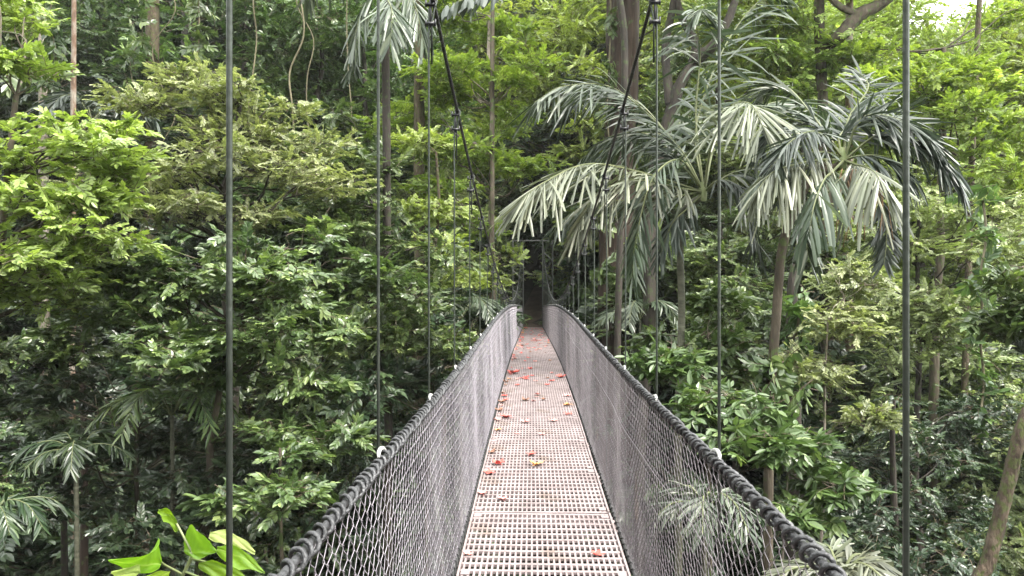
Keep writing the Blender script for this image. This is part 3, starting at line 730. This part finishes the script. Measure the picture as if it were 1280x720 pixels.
def palm(label, trunk, radii, name='palm_tree', group=None, bark='palmtrunk'):
    b0 = gz(trunk[0]); trunk = rise(b0, trunk); e = empty(name, b0, label, 'palm', group)
    b = QB(); c = catmull([Vector((0, 0, 0))] + [p - b0 for p in trunk[1:]], 8)
    r = np.interp(np.linspace(0, 1, len(c)), np.linspace(0, 1, len(radii)), radii)
    b.tube(c, r, 12, wob=.03, cap=False); b.obj('trunk', M[bark], e, True)
    hub = trunk[-1]
    s = QB(); s.tube([p - b0 for p in (hub + Vector((0, 0, -.08)), hub + Vector((0, 0, .05)), hub + Vector((0, 0, .25)))], [radii[-1] * 1.1, radii[-1] * 1.35, radii[-1] * .6], 10, cap=False); s.obj('crownshaft', M['greenstem'], e, True)
    return e
# palm with the forked-looking crown over the bridge
pB = palm('tall slim palm whose pale drooping fronds hang over the bridge, right of centre', [at(848, 700, 13), at(848, 520, 13), at(852, 400, 13), at(850, 300, 13), at(856, 262, 13), at(878, 246, 13)], [.08, .075, .07, .065, .06, .06])
hB = at(880, 240, 13)
def fp(*p): return [hB] + [at(*q) for q in p]
frond(pB, fp((845, 180, 13.2), (770, 112, 13.4), (705, 108, 13.2), (668, 128, 13)), 1.15, .05, 'palm', 60, .6, 81)
frond(pB, fp((850, 190, 13.6), (800, 130, 14), (745, 110, 14.2), (705, 135, 14.2)), 1.1, .05, 'palmdark', 50, .6, 181)
frond(pB, fp((860, 215, 13.4), (815, 170, 13.8), (765, 170, 14), (725, 200, 14)), 1.0, .05, 'palm', 50, .7, 182)
frond(pB, fp((850, 245, 12.8), (790, 250, 12.6), (735, 255, 12.5), (690, 285, 12.4)), .8, .05, 'palm', 44, .7, 183)
frond(pB, fp((860, 260, 12.8), (840, 280, 12.6), (825, 320, 12.5)), .7, .05, 'palmdark', 34, .8, 184)
frond(pB, fp((900, 225, 12.7), (925, 235, 12.5), (940, 270, 12.4), (945, 310, 12.4)), .8, .05, 'palmdark', 40, .8, 185)
frond(pB, fp((800, 215, 12.4), (735, 205, 11.8), (680, 228, 11.3), (652, 250, 11.1)), 1.15, .047, 'palmpale', 60, .6, 82, wide=True)
frond(pB, fp((850, 235, 12.6), (790, 225, 12.2), (745, 245, 12), (722, 285, 11.9)), 1.05, .045, 'palmpale', 48, .7, 83, wide=True)
frond(pB, fp((890, 180, 12.7), (915, 135, 12.2), (938, 130, 11.6), (955, 160, 11.2)), 1.15, .045, 'palmpale', 60, .8, 84, wide=True)
frond(pB, fp((870, 160, 13.4), (905, 60, 13.8), (950, 0, 14), (990, -20, 14)), 1.1, .06, 'palm', 50, .8, 85)
frond(pB, fp((870, 150, 13.2), (875, 70, 13.2), (870, 20, 12.8), (880, 10, 12.4)), .9, .06, 'palm', 44, 1.0, 186, wide=True)
frond(pB, fp((850, 200, 12.8), (815, 225, 12.3), (795, 300, 12), (790, 350, 12)), .8, .05, 'palm', 36, .7, 86)
frond(pB, fp((920, 215, 13), (970, 215, 13), (1000, 260, 12.8), (1010, 320, 12.6)), 1.0, .06, 'palm', 40, .8, 87)
frond(pB, fp((830, 170, 14), (770, 180, 15), (740, 220, 15.4)), .9, .055, 'palmdark', 34, .5, 88)
frond(pB, fp((900, 170, 13.6), (960, 130, 14.4), (1020, 130, 15), (1060, 170, 15)), 1.0, .06, 'palm', 40, .5, 89)
# darker palm with the broad crown on the right
pC = palm('palm with dark upper fronds and long hanging cream leaflets on a curved trunk', [at(960, 700, 11.5), at(962, 520, 11.5), at(970, 400, 11.5), at(980, 300, 11.5), at(1010, 230, 11.5), at(1052, 205, 11.5)], [.095, .085, .08, .075, .07, .065], bark='bark')
hC = at(1055, 200, 11.5)
def fq(*p): return [hC] + [at(*q) for q in p]
frond(pC, fq((1100, 168, 11.4), (1150, 178, 11.2), (1185, 205, 11), (1203, 235, 10.9)), .8, .05, 'palmdark', 60, .6, 91)
frond(pC, fq((1025, 200, 11.1), (992, 206, 10.8), (965, 216, 10.6), (948, 236, 10.5)), .85, .045, 'palmpale', 46, 1.2, 92, wide=True)
frond(pC, fq((1030, 190, 11.4), (990, 196, 11.3), (955, 215, 11.2), (938, 245, 11.1)), .8, .05, 'palm', 34, 1.0, 192)
frond(pC, fq((1068, 205, 11.0), (1080, 208, 10.6), (1092, 214, 10.3), (1100, 224, 10.1)), .9, .055, 'palmpale', 22, 1.4, 93, wide=True)
frond(pC, fq((1075, 195, 11.3), (1100, 195, 11.2), (1125, 205, 11.1), (1145, 225, 11)), .75, .05, 'palmdark', 34, 1.0, 193)
frond(pC, fq((1050, 170, 11.6), (1080, 150, 12), (1130, 150, 12.4), (1165, 175, 12.6)), .8, .045, 'palmdark', 60, .4, 94, plume=.6)
frond(pC, fq((1075, 150, 11.4), (1110, 145, 11.2), (1150, 165, 11.0), (1180, 190, 10.9)), .75, .045, 'palmdark', 60, .6, 194, plume=.4)
frond(pC, fq((1030, 170, 11.2), (1010, 165, 10.9), (985, 180, 10.7), (968, 205, 10.6)), .75, .045, 'palmdark', 50, .6, 195, plume=.3)
frond(pC, fq((1020, 150, 12), (985, 110, 12.4), (960, 110, 12.6), (940, 130, 12.6)), .8, .045, 'palm', 50, .6, 196)
frond(pC, fq((1030, 165, 11.8), (1000, 150, 12), (965, 165, 12.2), (945, 200, 12.3)), .85, .055, 'palmdark', 40, .5, 95, plume=.4)
frond(pC, fq((1085, 225, 11.4), (1105, 262, 11.2), (1108, 300, 11.1), (1105, 330, 11)), .45, .045, 'palmdark', 40, .5, 96)
frond(pC, fq((1040, 215, 10.9), (1030, 225, 10.4), (1018, 255, 10.1), (1012, 290, 10)), .75, .06, 'palm', 18, 1.4, 97, wide=True)
frond(pC, fq((1060, 150, 11.8), (1085, 110, 12.2), (1075, 90, 12.6)), .7, .05, 'palmdark', 30, .4, 98, plume=.5)
d = QB()
for k in range(14):
    a = at(1075 + rnd.uniform(-25, 30), 215 + rnd.uniform(-4, 12), 11 + rnd.uniform(-.2, .2)) - pC.location
    d.tube(catmull([a, a + Vector((rnd.uniform(-.1, .1), 0, -.35)), a + Vector((rnd.uniform(-.25, .25), rnd.uniform(-.1, .1), -.75 - rnd.random() * .3))], 4), .006, 4)
d.obj('flower_stalk', M['dry'], pC, True)
# red bromeliad bloom at the edge of that palm
# top left palm
pT = palm('grey-green palm at the top of the frame left of the main cable', [at(486, 560, 20), at(484, 330, 20), at(483, 150, 20), at(482, 70, 20), at(485, -8, 20)], [.13, .12, .11, .11, .11], bark='barkdark')
hT = at(485, -10, 20)
for i, (pp, mt) in enumerate([(((460, 0, 19.8), (445, 40, 19.6), (440, 85, 19.6)), 'palm'), (((505, -12, 19.4), (520, 10, 19), (530, 60, 18.9)), 'palmpale'), (((485, 0, 19), (490, 15, 18.4), (488, 55, 18.2)), 'palmpale'), (((450, -40, 20.4), (400, -40, 21), (380, 0, 21.2)), 'palm'), (((520, -50, 20.5), (570, -40, 21), (590, 0, 21)), 'palm')]):
    frond(pT, [hT] + [at(*q) for q in pp], 1.0, .075, 'palm', 34, .9, 110 + i, wide=True)
# large leaning frond crossing the very top of the frame
pR = palm('dark palm whose broad comb-like frond crosses the top of the picture', [at(770, 620, 22), at(772, 420, 22), at(778, 200, 22), at(780, 40, 22), at(760, -60, 22)], [.12, .11, .1, .1, .1], bark='barkdark')
hR = at(760, -60, 22)
frond(pR, [hR] + [at(*q) for q in ((710, -60, 20.5), (650, -30, 19), (600, -8, 18), (555, 8, 17.5))], .8, .2, 'palmdark', 20, .8, 121, wide=True, name='frond')
for i, pp in enumerate([((800, -120, 22), (850, -120, 22), (890, -80, 22)), ((770, -150, 23), (780, -180, 24), (810, -160, 25)), ((720, -130, 22.5), (670, -140, 23), (630, -110, 24))]):
    frond(pR, [hR] + [at(*q) for q in pp], .8, .1, 'palm', 26, .8, 122 + i, wide=True)
# arching palms in the understorey
def small_palm(label, hub, n, L, ll, lw, mat, seed, group='understorey palms', wide=False, trunk_r=.05):
    g = random.Random(seed); h = at(*hub); b0 = gz(h)
    e = empty('understorey_palm', b0, label, 'palm', group)
    b = QB(); b.tube([(0, 0, 0), (.05, .02, (h.z - b0.z) * .5), tuple(h - b0)], [trunk_r * 1.2, trunk_r, trunk_r * .8], 8, cap=False); b.obj('trunk', M['palmtrunk'], e, True)
    for k in range(n):
        a = 2 * PI * k / n + g.uniform(-.3, .3); l = L * g.uniform(.8, 1.15)
        dx, dy = math.cos(a), math.sin(a); rise = g.uniform(.25, .6)
        P = [h, h + Vector((dx * l * .3, dy * l * .3, l * rise * .7)), h + Vector((dx * l * .7, dy * l * .7, l * rise * .6)), h + Vector((dx * l, dy * l, -l * .05))]
        frond(e, P, ll, lw, mat, 24, .5, seed * 10 + k, r0=.012, wide=wide)
    return e
small_palm('small palm with feathery fronds in the dark at the lower left', (95, 570, 13), 7, 1.0, .38, .045, 'dark', 131)
small_palm('small palm among the shrubs below the olive tree on the left', (215, 520, 14.5), 7, 1.4, .5, .05, 'green', 132)
small_palm('small palm arching behind the far left rail', (575, 400, 22), 8, 1.6, .6, .07, 'palm', 133)
small_palm('small palm behind the far right rail at the foot of the big trunk', (800, 400, 24), 7, 1.6, .6, .07, 'palm', 134)
small_palm('dark small palm beside the orange barked trunk at upper left', (115, 150, 24), 8, 2.0, .8, .1, 'palmdark', 135)
small_palm('pale small palm rising just outside the right mesh at the bottom', (880, 640, 6.5), 6, .5, .3, .03, 'palm', 136, wide=True, trunk_r=.03)
small_palm('small palm with pale blunt leaflets at the bottom edge, right of the rail', (1050, 728, 5), 9, .42, .26, .035, 'palmpale', 137, wide=True, trunk_r=.03)
small_palm('small palm half hidden at the bottom left corner', (-10, 650, 11), 7, .9, .4, .045, 'dark', 138)
# ------------------------------------------------------------------ lime plant in the near left corner
lp0 = at(232, 735, 1.75)
base = Vector((lp0.x, lp0.y, ground(lp0.x, lp0.y)))
lp = empty('heart_leaf_plant', base, 'lime green plant with large heart shaped leaves at the bottom left corner', 'plant')
s = QB(); o_ = base
s.tube([p - o_ for p in rise(base, [at(232, 860, 1.75), at(229, 780, 1.75), at(228, 720, 1.75), at(238, 700, 1.74), at(241, 690, 1.74)])], .0045, 6)
for q in [((228, 718, 1.75), (205, 706, 1.72), (200, 702, 1.70)), ((238, 698, 1.74), (255, 702, 1.73), (262, 704, 1.7)), ((230, 714, 1.75), (250, 722, 1.7), (300, 720, 1.68)), ((241, 692, 1.74), (228, 668, 1.76), (221, 655, 1.78))]:
    s.tube([at(*p) - o_ for p in q], .003, 5)
s.obj('stem', M['greenstem'], lp, True)
def heart(P, up, dn, tint, label=None, lean=.45, cup=.25):
    """leaf along midrib P (px, py, depth); up / dn = half widths in px on both sides of the midrib"""
    Dm = P[len(P) // 2][2]; C = np.array(catmull([at(*p) for p in P], 8)) - np.array(tuple(o_)); N = len(C)
    T_ = np.gradient(C, axis=0); T_ /= np.linalg.norm(T_, axis=1, keepdims=True)
    ts = np.linspace(0, 1, N); U = np.interp(ts, np.linspace(0, 1, len(up)), up) * Dm / F; Dn = np.interp(ts, np.linspace(0, 1, len(dn)), dn) * Dm / F
    b = QB(); V = []; q = []; TT = []; K = 15; view = np.array([0, 1.0, 0])
    for i in range(N):
        sd = np.cross(T_[i], view); sd /= np.linalg.norm(sd) + 1e-9
        if sd[2] < 0: sd = -sd
        for k in range(K):
            u = (k / (K - 1)) * 2 - 1; w = U[i] if u > 0 else Dn[i]
            vein = (ts[i] * 7 - abs(u) * 1.6) % 1.0; rib = abs(vein - .5) < .14
            p = C[i] + sd * w * u + view * (lean * w * u - cup * w * u * u + (.0012 if rib else 0) + .0015 * math.sin(11 * ts[i] + 6 * u)) + np.array([0, 0, .0015 * math.sin(14 * ts[i] + 3 * u)])
            V.append(p); TT.append(float(np.clip(tint + (.4 if k == K // 2 else .16 if rib else 0) + .08 * math.sin(9 * ts[i] + 4 * u) + (.12 if k in (0, K - 1) else 0), 0, 1)))
    for i in range(N - 1):
        for k in range(K - 1): q.append((i * K + k, i * K + k + 1, (i + 1) * K + k + 1, (i + 1) * K + k))
    b.add(V, q, 0, TT); o = b.obj('leaf', M['heart'], lp, True)
    if label: o['label'] = label
heart([(201, 706, 1.70), (172, 706, 1.66), (135, 700, 1.58)], [4, 16, 27, 35, 40, 39, 30, 17, 12, 6, 0], [5, 9, 11, 11, 10, 8, 5, 0], .35, lean=.15, cup=.15)
heart([(230, 688, 1.76), (248, 691, 1.72), (271, 689, 1.68)], [10, 25, 32, 33, 30, 25, 19, 11, 0], [2, 4, 6, 6, 5, 3, 0], .30)
heart([(222, 664, 1.78), (217, 651, 1.78), (209, 643, 1.77), (198, 638, 1.76)], [2, 3, 4, 6, 8, 7, 1], [2, 3, 4, 6, 5, 3, 1], .4, cup=.9)
heart([(262, 668, 1.8), (290, 675, 1.74), (319, 691, 1.66)], [2, 6, 7, 6, 5, 4, 1], [3, 5, 5, 5, 4, 2, 1], .95, 'pale lime leaf seen edge on', lean=1.4)
heart([(271, 687, 1.75), (300, 696, 1.68), (331, 716, 1.6)], [3, 7, 9, 9, 8, 6, 3, 0], [3, 7, 10, 11, 10, 6, 3, 0], .4, lean=.8)
heart([(248, 706, 1.72), (276, 712, 1.66), (312, 725, 1.6)], [2, 6, 8, 8, 7, 5, 0], [3, 6, 9, 9, 8, 5, 0], .25, lean=.6)
heart([(172, 718, 1.64), (156, 714, 1.61), (139, 715, 1.57)], [3, 6, 10, 10, 5, 1, 0], [4, 7, 8, 6, 4, 0], .95, 'pale lime leaf at the corner', lean=1.2)
heart([(212, 716, 1.7), (190, 724, 1.66), (160, 733, 1.62)], [2, 5, 7, 7, 4, 0], [3, 6, 8, 7, 4, 0], .4, lean=.6)

# ------------------------------------------------------------------ climbing big-leaf vines and lianas on the left background
def liana(label, px, D, y0, y1, sway, seed, r=.02, leaves=0, group='lianas hanging in the forest'):
    g = random.Random(seed); e = empty('liana', at(px, y0, D), label, 'liana', group)
    pts = [at(px + g.uniform(-sway, sway), y0 + (y1 + (130 if not leaves else 0) - y0) * i / 6, D + g.uniform(-.2, .2)) - e.location for i in range(7)]
    b = QB(); b.tube(catmull(pts, 5), r, 5); b.obj('stem', M['vine'], e, True)
    if leaves:
        pads = [(np.array(tuple(p)), (.35, .35, .5), leaves) for p in pts]
        link('foliage', foliage_mesh('foliage', pads, 'darkbig', 'green', 1.3, -.1, seed, .6), e)
li = [(372, 24, -40, 90, 10, .03, 0, 'thin pale liana hanging left of the near left cable, upper'), (385, 25, -40, 100, 14, .02, 0, 'wavy liana hanging just left of the near left cable'), (318, 24, -40, 85, 8, .025, 0, 'straight liana hanging right of the near left cable'),
      (245, 26, -40, 110, 6, .03, 6, 'leafy liana draped on the dark vine-wrapped trunk'), (64, 24, -40, 130, 6, .03, 7, 'leafy climber covering the grey trunk at the top left'), (170, 26, -40, 130, 8, .02, 5, 'leafy climber left of the wide olive tree top'),
      (20, 20, -40, 90, 8, .03, 8, 'big leaved climber in the top left corner'), (205, 25, -30, 100, 20, .018, 0, 'looping liana above the wide olive tree'), (437, 26, -40, 200, 4, .02, 0, 'straight liana hanging between the two nearest left cables'),
      (760, 26, -40, 330, 4, .03, 6, 'green climber running up the left side of the huge trunk'), (1230, 17.8, 250, 520, 6, .03, 5, 'leafy climber on the tall mossy trunk at the right'), (964, 11.4, 440, 530, 5, .02, 3, 'short leafy climber on the curved palm trunk at the right'), (996, 16.4, 380, 480, 5, .03, 5, 'leafy climber on the thick dark trunk at the right')]
for i, (px, D, y0, y1, sw, r, lv, lab) in enumerate(li): liana(lab, px, D, y0, y1, sw, 200 + i, r, lv)

# ------------------------------------------------------------------ forest behind: copies of a few kinds
def proto(label, sty, mat, H, cr, seed, bark='barkdark', pr=1.6):
    g = np.random.default_rng(seed); bl = [((0, 0, H * .72), (cr, cr, H * .22)), ((cr * .4, 0, H * .5), (cr * .8, cr * .8, H * .14)), ((-cr * .4, .3, H * .36), (cr * .8, cr * .8, H * .12)), ((0, -.3, H * .9), (cr * .6, cr * .6, H * .12)), ((0.5, .3, H * .2), (cr * .75, cr * .75, H * .12))]
    return tree('forest_tree', label, 'tree', (0, 0, 0), (0, 0, H * .92), bl, sty, tr=.28, bark=bark, seed=seed, pr=pr, spp=42, flat=.45, mat=mat, limbs=.5, sides=8)
PR = {'green': proto('x', 'far', 'green', 17, 4.2, 301), 'olive': proto('x', 'far', 'olive', 18, 4.6, 302), 'bright': proto('x', 'fargreen', 'bright', 18, 4.4, 303), 'lime': proto('x', 'farbright', 'lime', 17, 4.6, 304),
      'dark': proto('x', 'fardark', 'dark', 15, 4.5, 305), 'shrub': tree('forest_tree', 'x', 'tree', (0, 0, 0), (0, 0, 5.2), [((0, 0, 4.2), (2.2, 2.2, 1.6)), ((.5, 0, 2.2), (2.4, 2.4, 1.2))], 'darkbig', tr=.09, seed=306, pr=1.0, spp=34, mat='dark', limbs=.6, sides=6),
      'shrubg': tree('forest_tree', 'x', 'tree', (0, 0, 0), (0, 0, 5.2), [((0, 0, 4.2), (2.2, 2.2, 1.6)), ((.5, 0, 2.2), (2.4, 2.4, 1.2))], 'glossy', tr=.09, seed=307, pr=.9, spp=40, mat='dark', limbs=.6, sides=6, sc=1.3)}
used = set()
def place(kind, x, y, s, rz, label, group, name='forest_tree'):
    src = PR[kind]
    if kind in used: o = copy_tree(src)
    else: o = src; used.add(kind)
    o.location = (x, y, ground(x, y) - .3); o.scale = (s,) * 3; o.rotation_euler = (rnd.uniform(-.05, .05), rnd.uniform(-.05, .05), rz)
    o['label'] = label; o['group'] = group
    o['category'] = 'shrub' if kind.startswith('shrub') else 'tree'
    if kind.startswith('shrub'): o.name = 'forest_shrub'
def column(px, D): p = at(px, 360, D); return p.x, p.y
ADJ = {'green': 'mid green', 'olive': 'olive green', 'bright': 'fresh green', 'lime': 'yellow-green', 'dark': 'deep green'}
def region(px):
    return ('behind the bright tree at the left edge' if px < 130 else 'behind the wide olive tree on the left' if px < 400 else 'behind the left cables' if px < 560 else
            'beyond the far end of the bridge' if px < 760 else 'behind the palms on the right' if px < 1100 else 'beyond the right hand canopy')
# rows of trees: (D, list of (px, kind, scale))
rows = [
 (34, [(-40, 'green', 1.0), (60, 'dark', 1.1), (150, 'green', 1.1), (235, 'dark', 1.15), (320, 'green', 1.2), (400, 'green', 1.15), (460, 'green', 1.15), (505, 'olive', .8), (840, 'green', .9), (910, 'green', 1.0), (990, 'olive', .95), (1070, 'bright', .95), (1150, 'olive', .8), (1230, 'bright', .85), (1310, 'bright', 1.0)]),
 (44, [(-60, 'green', 1.2), (30, 'green', 1.3), (120, 'dark', 1.4), (200, 'green', 1.4), (290, 'dark', 1.45), (370, 'green', 1.4), (440, 'green', 1.4), (510, 'green', 1.3), (800, 'bright', 1.15), (860, 'lime', 1.2), (930, 'lime', 1.2), (1000, 'bright', 1.15), (1080, 'lime', 1.05), (1150, 'bright', .72), (1215, 'olive', .8), (1290, 'lime', 1.2)]),
 (56, [(-40, 'olive', 1.3), (60, 'green', 1.4), (160, 'green', 1.4), (260, 'dark', 1.5), (350, 'green', 1.5), (450, 'olive', 1.4), (540, 'lime', 1.3), (610, 'bright', 1.2), (680, 'lime', 1.35), (750, 'bright', 1.35), (820, 'lime', 1.3), (890, 'lime', 1.4), (960, 'lime', 1.35), (1030, 'bright', 1.3), (1090, 'lime', 1.1), (1160, 'olive', .85), (1230, 'bright', .95), (1300, 'lime', 1.4)]),
 (72, [(0, 'green', 1.6), (140, 'green', 1.6), (280, 'green', 1.6), (420, 'olive', 1.6), (560, 'lime', 1.5), (680, 'bright', 1.5), (800, 'lime', 1.6), (920, 'lime', 1.6), (1040, 'bright', 1.5), (1260, 'bright', 1.35), (1360, 'lime', 1.5)])]
for D, row in rows:
    for px, kind, s in row:
        dd = D + rnd.uniform(-2, 2); x, y = column(px + rnd.uniform(-12, 12), dd)
        if kind == 'x': continue
        place(kind, x, y, s * rnd.uniform(.93, 1.07), rnd.uniform(0, 6.28), '%s forest tree %s' % (ADJ[kind], region(px)), 'forest trees behind the gorge')
# trees and shrubs filling the gorge walls
for i in range(80):
    px = rnd.choice([rnd.uniform(-60, 560), rnd.uniform(780, 1340)]); D = rnd.uniform(19, 33); x, y = column(px, D)
    if abs(x) < 6: continue
    k = rnd.choice(['shrub', 'shrubg', 'shrub'])
    place(k, x, y, rnd.uniform(1.2, 2.0), rnd.uniform(0, 6.28), 'leafy shrub in the shade of the %s gorge slope' % ('left' if x < 0 else 'right'), 'shrubs on the gorge slopes')
for i, (px, D, k, s) in enumerate([(30, 24, 'green', .8), (140, 25, 'dark', .95), (230, 26, 'dark', .95), (330, 26, 'green', .9), (430, 27, 'green', .85), (500, 26, 'dark', .85), (560, 30, 'green', .8), (1100, 27, 'green', .85), (1180, 26, 'olive', .8), (1260, 25, 'green', .85), (1320, 22, 'olive', .8), (830, 29, 'dark', .75), (960, 28, 'green', .8), (1040, 26, 'dark', .75)]):
    x, y = column(px, D); place(k, x, y, s, rnd.uniform(0, 6.28), '%s tree on the gorge slope %s' % (ADJ[k], region(px)), 'trees on the gorge slopes')
# ring of shrubs closing the sides of the path beyond the bridge
for i, (x, y, s) in enumerate([(-3.6, 41, .6), (-3.6, 44, .8), (-3.0, 48, 1.0), (3.8, 41, .6), (3.9, 44, .8), (4.5, 47, 1.3), (-2.5, 62, 1.6), (2.5, 64, 1.8), (5.5, 52, 1.5), (-5, 37, .8), (5.2, 37.5, .8), (-5, 41, 1.2), (5.5, 41, 1.2)]):
    place('shrub', x, y, s, rnd.uniform(0, 6), 'dark shrub beside the path at the far end of the bridge', 'shrubs by the far path')
for i, (x, y, s) in enumerate([(-4.5, 45, 1.0), (5, 46, 1.0), (-1, 58, 1.3), (3, 62, 1.3), (-6, 52, 1.2), (8, 53, 1.2)]):
    place('dark', x, y, s, rnd.uniform(0, 6), 'deep green tree shading the path beyond the bridge', 'trees by the far path')
# unseen trees round the near end and gorge sides, added to shade the lower gorge
for i, (x, y, k, s) in enumerate([(-16, 4, 'green', 1.15), (-20, 10, 'dark', 1.2), (-13, -3, 'green', 1.0), (17, 11, 'green', 1.1), (22, 17, 'dark', 1.2), (-7, -9, 'dark', .8), (4, -12, 'green', .8), (-12, -9, 'green', .9), (12, -12, 'dark', .8), (-24, 14, 'green', 1.3)]):
    place(k, x, y, s, rnd.uniform(0, 6), 'tree standing beside the near end of the bridge, outside the view ahead', 'trees round the near end of the bridge')
# low ground cover on the slopes
g = np.random.default_rng(77); pads = []
for i in range(1500):
    x = g.uniform(-34, 34); y = g.uniform(17, 62)
    if abs(x) < 1.6 and y > 35: continue
    pads.append((np.array([x, y, ground(x, y) + .35]), (1.0, 1.0, .45), 9))
for i in range(120):
    x = g.uniform(-14, 14); y = g.uniform(-10, 1)
    if abs(x) < 1.8: continue
    pads.append((np.array([x, y, ground(x, y) + .3]), (.8, .8, .4), 9))
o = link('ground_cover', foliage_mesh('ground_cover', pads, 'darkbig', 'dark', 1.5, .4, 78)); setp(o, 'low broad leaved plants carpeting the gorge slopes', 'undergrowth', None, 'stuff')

# ------------------------------------------------------------------ humid air
hz = QB(); hz.box((0, 70, 28), (520, 460, 110)); ho = hz.obj('haze', M['soil']); ho.data.materials.clear()
hm = bpy.data.materials.new('haze'); hm.use_nodes = True; hm.node_tree.nodes.clear()
pv_ = hm.node_tree.nodes.new('ShaderNodeVolumePrincipled'); pv_.inputs['Color'].default_value = (.93, .96, .95, 1); pv_.inputs['Density'].default_value = .0003; pv_.inputs['Anisotropy'].default_value = .1
oo_ = hm.node_tree.nodes.new('ShaderNodeOutputMaterial'); hm.node_tree.links.new(pv_.outputs[0], oo_.inputs['Volume'])
ho.data.materials.append(hm); ho['kind'] = 'stuff'; ho['label'] = 'thin humid haze hanging through the forest gorge'
# ------------------------------------------------------------------ light, sky, camera
SUN_EL, SUN_AZ = 56, 120          # azimuth from +Y towards +X
w = bpy.data.worlds.new('World'); S.world = w; w.use_nodes = True
nt = w.node_tree; nt.nodes.clear()
sky = nt.nodes.new('ShaderNodeTexSky'); sky.sky_type = 'NISHITA'; sky.sun_disc = False
sky.sun_elevation = rad(SUN_EL); sky.sun_rotation = rad(SUN_AZ); sky.air_density = 1.0; sky.dust_density = 3.0
mx = nt.nodes.new('ShaderNodeMixRGB'); mx.inputs[0].default_value = .72; mx.inputs[2].default_value = (15.0, 15.2, 14.4, 1)
nt.links.new(sky.outputs[0], mx.inputs[1])
bg = nt.nodes.new('ShaderNodeBackground'); bg.inputs[1].default_value = .15
nt.links.new(mx.outputs[0], bg.inputs[0])
ow = nt.nodes.new('ShaderNodeOutputWorld'); nt.links.new(bg.outputs[0], ow.inputs[0])
sd = bpy.data.lights.new('sun', 'SUN'); sd.energy = 2.6; sd.angle = rad(12); sd.color = (1, .96, .88)
so = bpy.data.objects.new('sun', sd); COL.objects.link(so)
dirv = Vector((math.sin(rad(SUN_AZ)) * math.cos(rad(SUN_EL)), math.cos(rad(SUN_AZ)) * math.cos(rad(SUN_EL)), math.sin(rad(SUN_EL))))
so.rotation_euler = (-dirv).to_track_quat('-Z', 'Y').to_euler()
cam = bpy.data.cameras.new('camera'); cam.sensor_width = 36; cam.lens = F / 1280 * 36; cam.clip_end = 1200; cam.clip_start = .05
co = bpy.data.objects.new('camera', cam); COL.objects.link(co); co.rotation_euler = (rad(90), 0, YAW); S.camera = co
S.view_settings.view_transform = 'Standard'; S.view_settings.look = 'None'; S.view_settings.gamma = 1
S.view_settings.exposure = 1.65
S.render.engine = 'CYCLES'
cy = S.cycles; cy.max_bounces = 6; cy.diffuse_bounces = 4; cy.glossy_bounces = 2; cy.transmission_bounces = 4; cy.transparent_max_bounces = 4
cy.caustics_reflective = False; cy.caustics_refractive = False; cy.use_denoising = True
try: cy.denoiser = 'OPENIMAGEDENOISE'
except Exception: pass
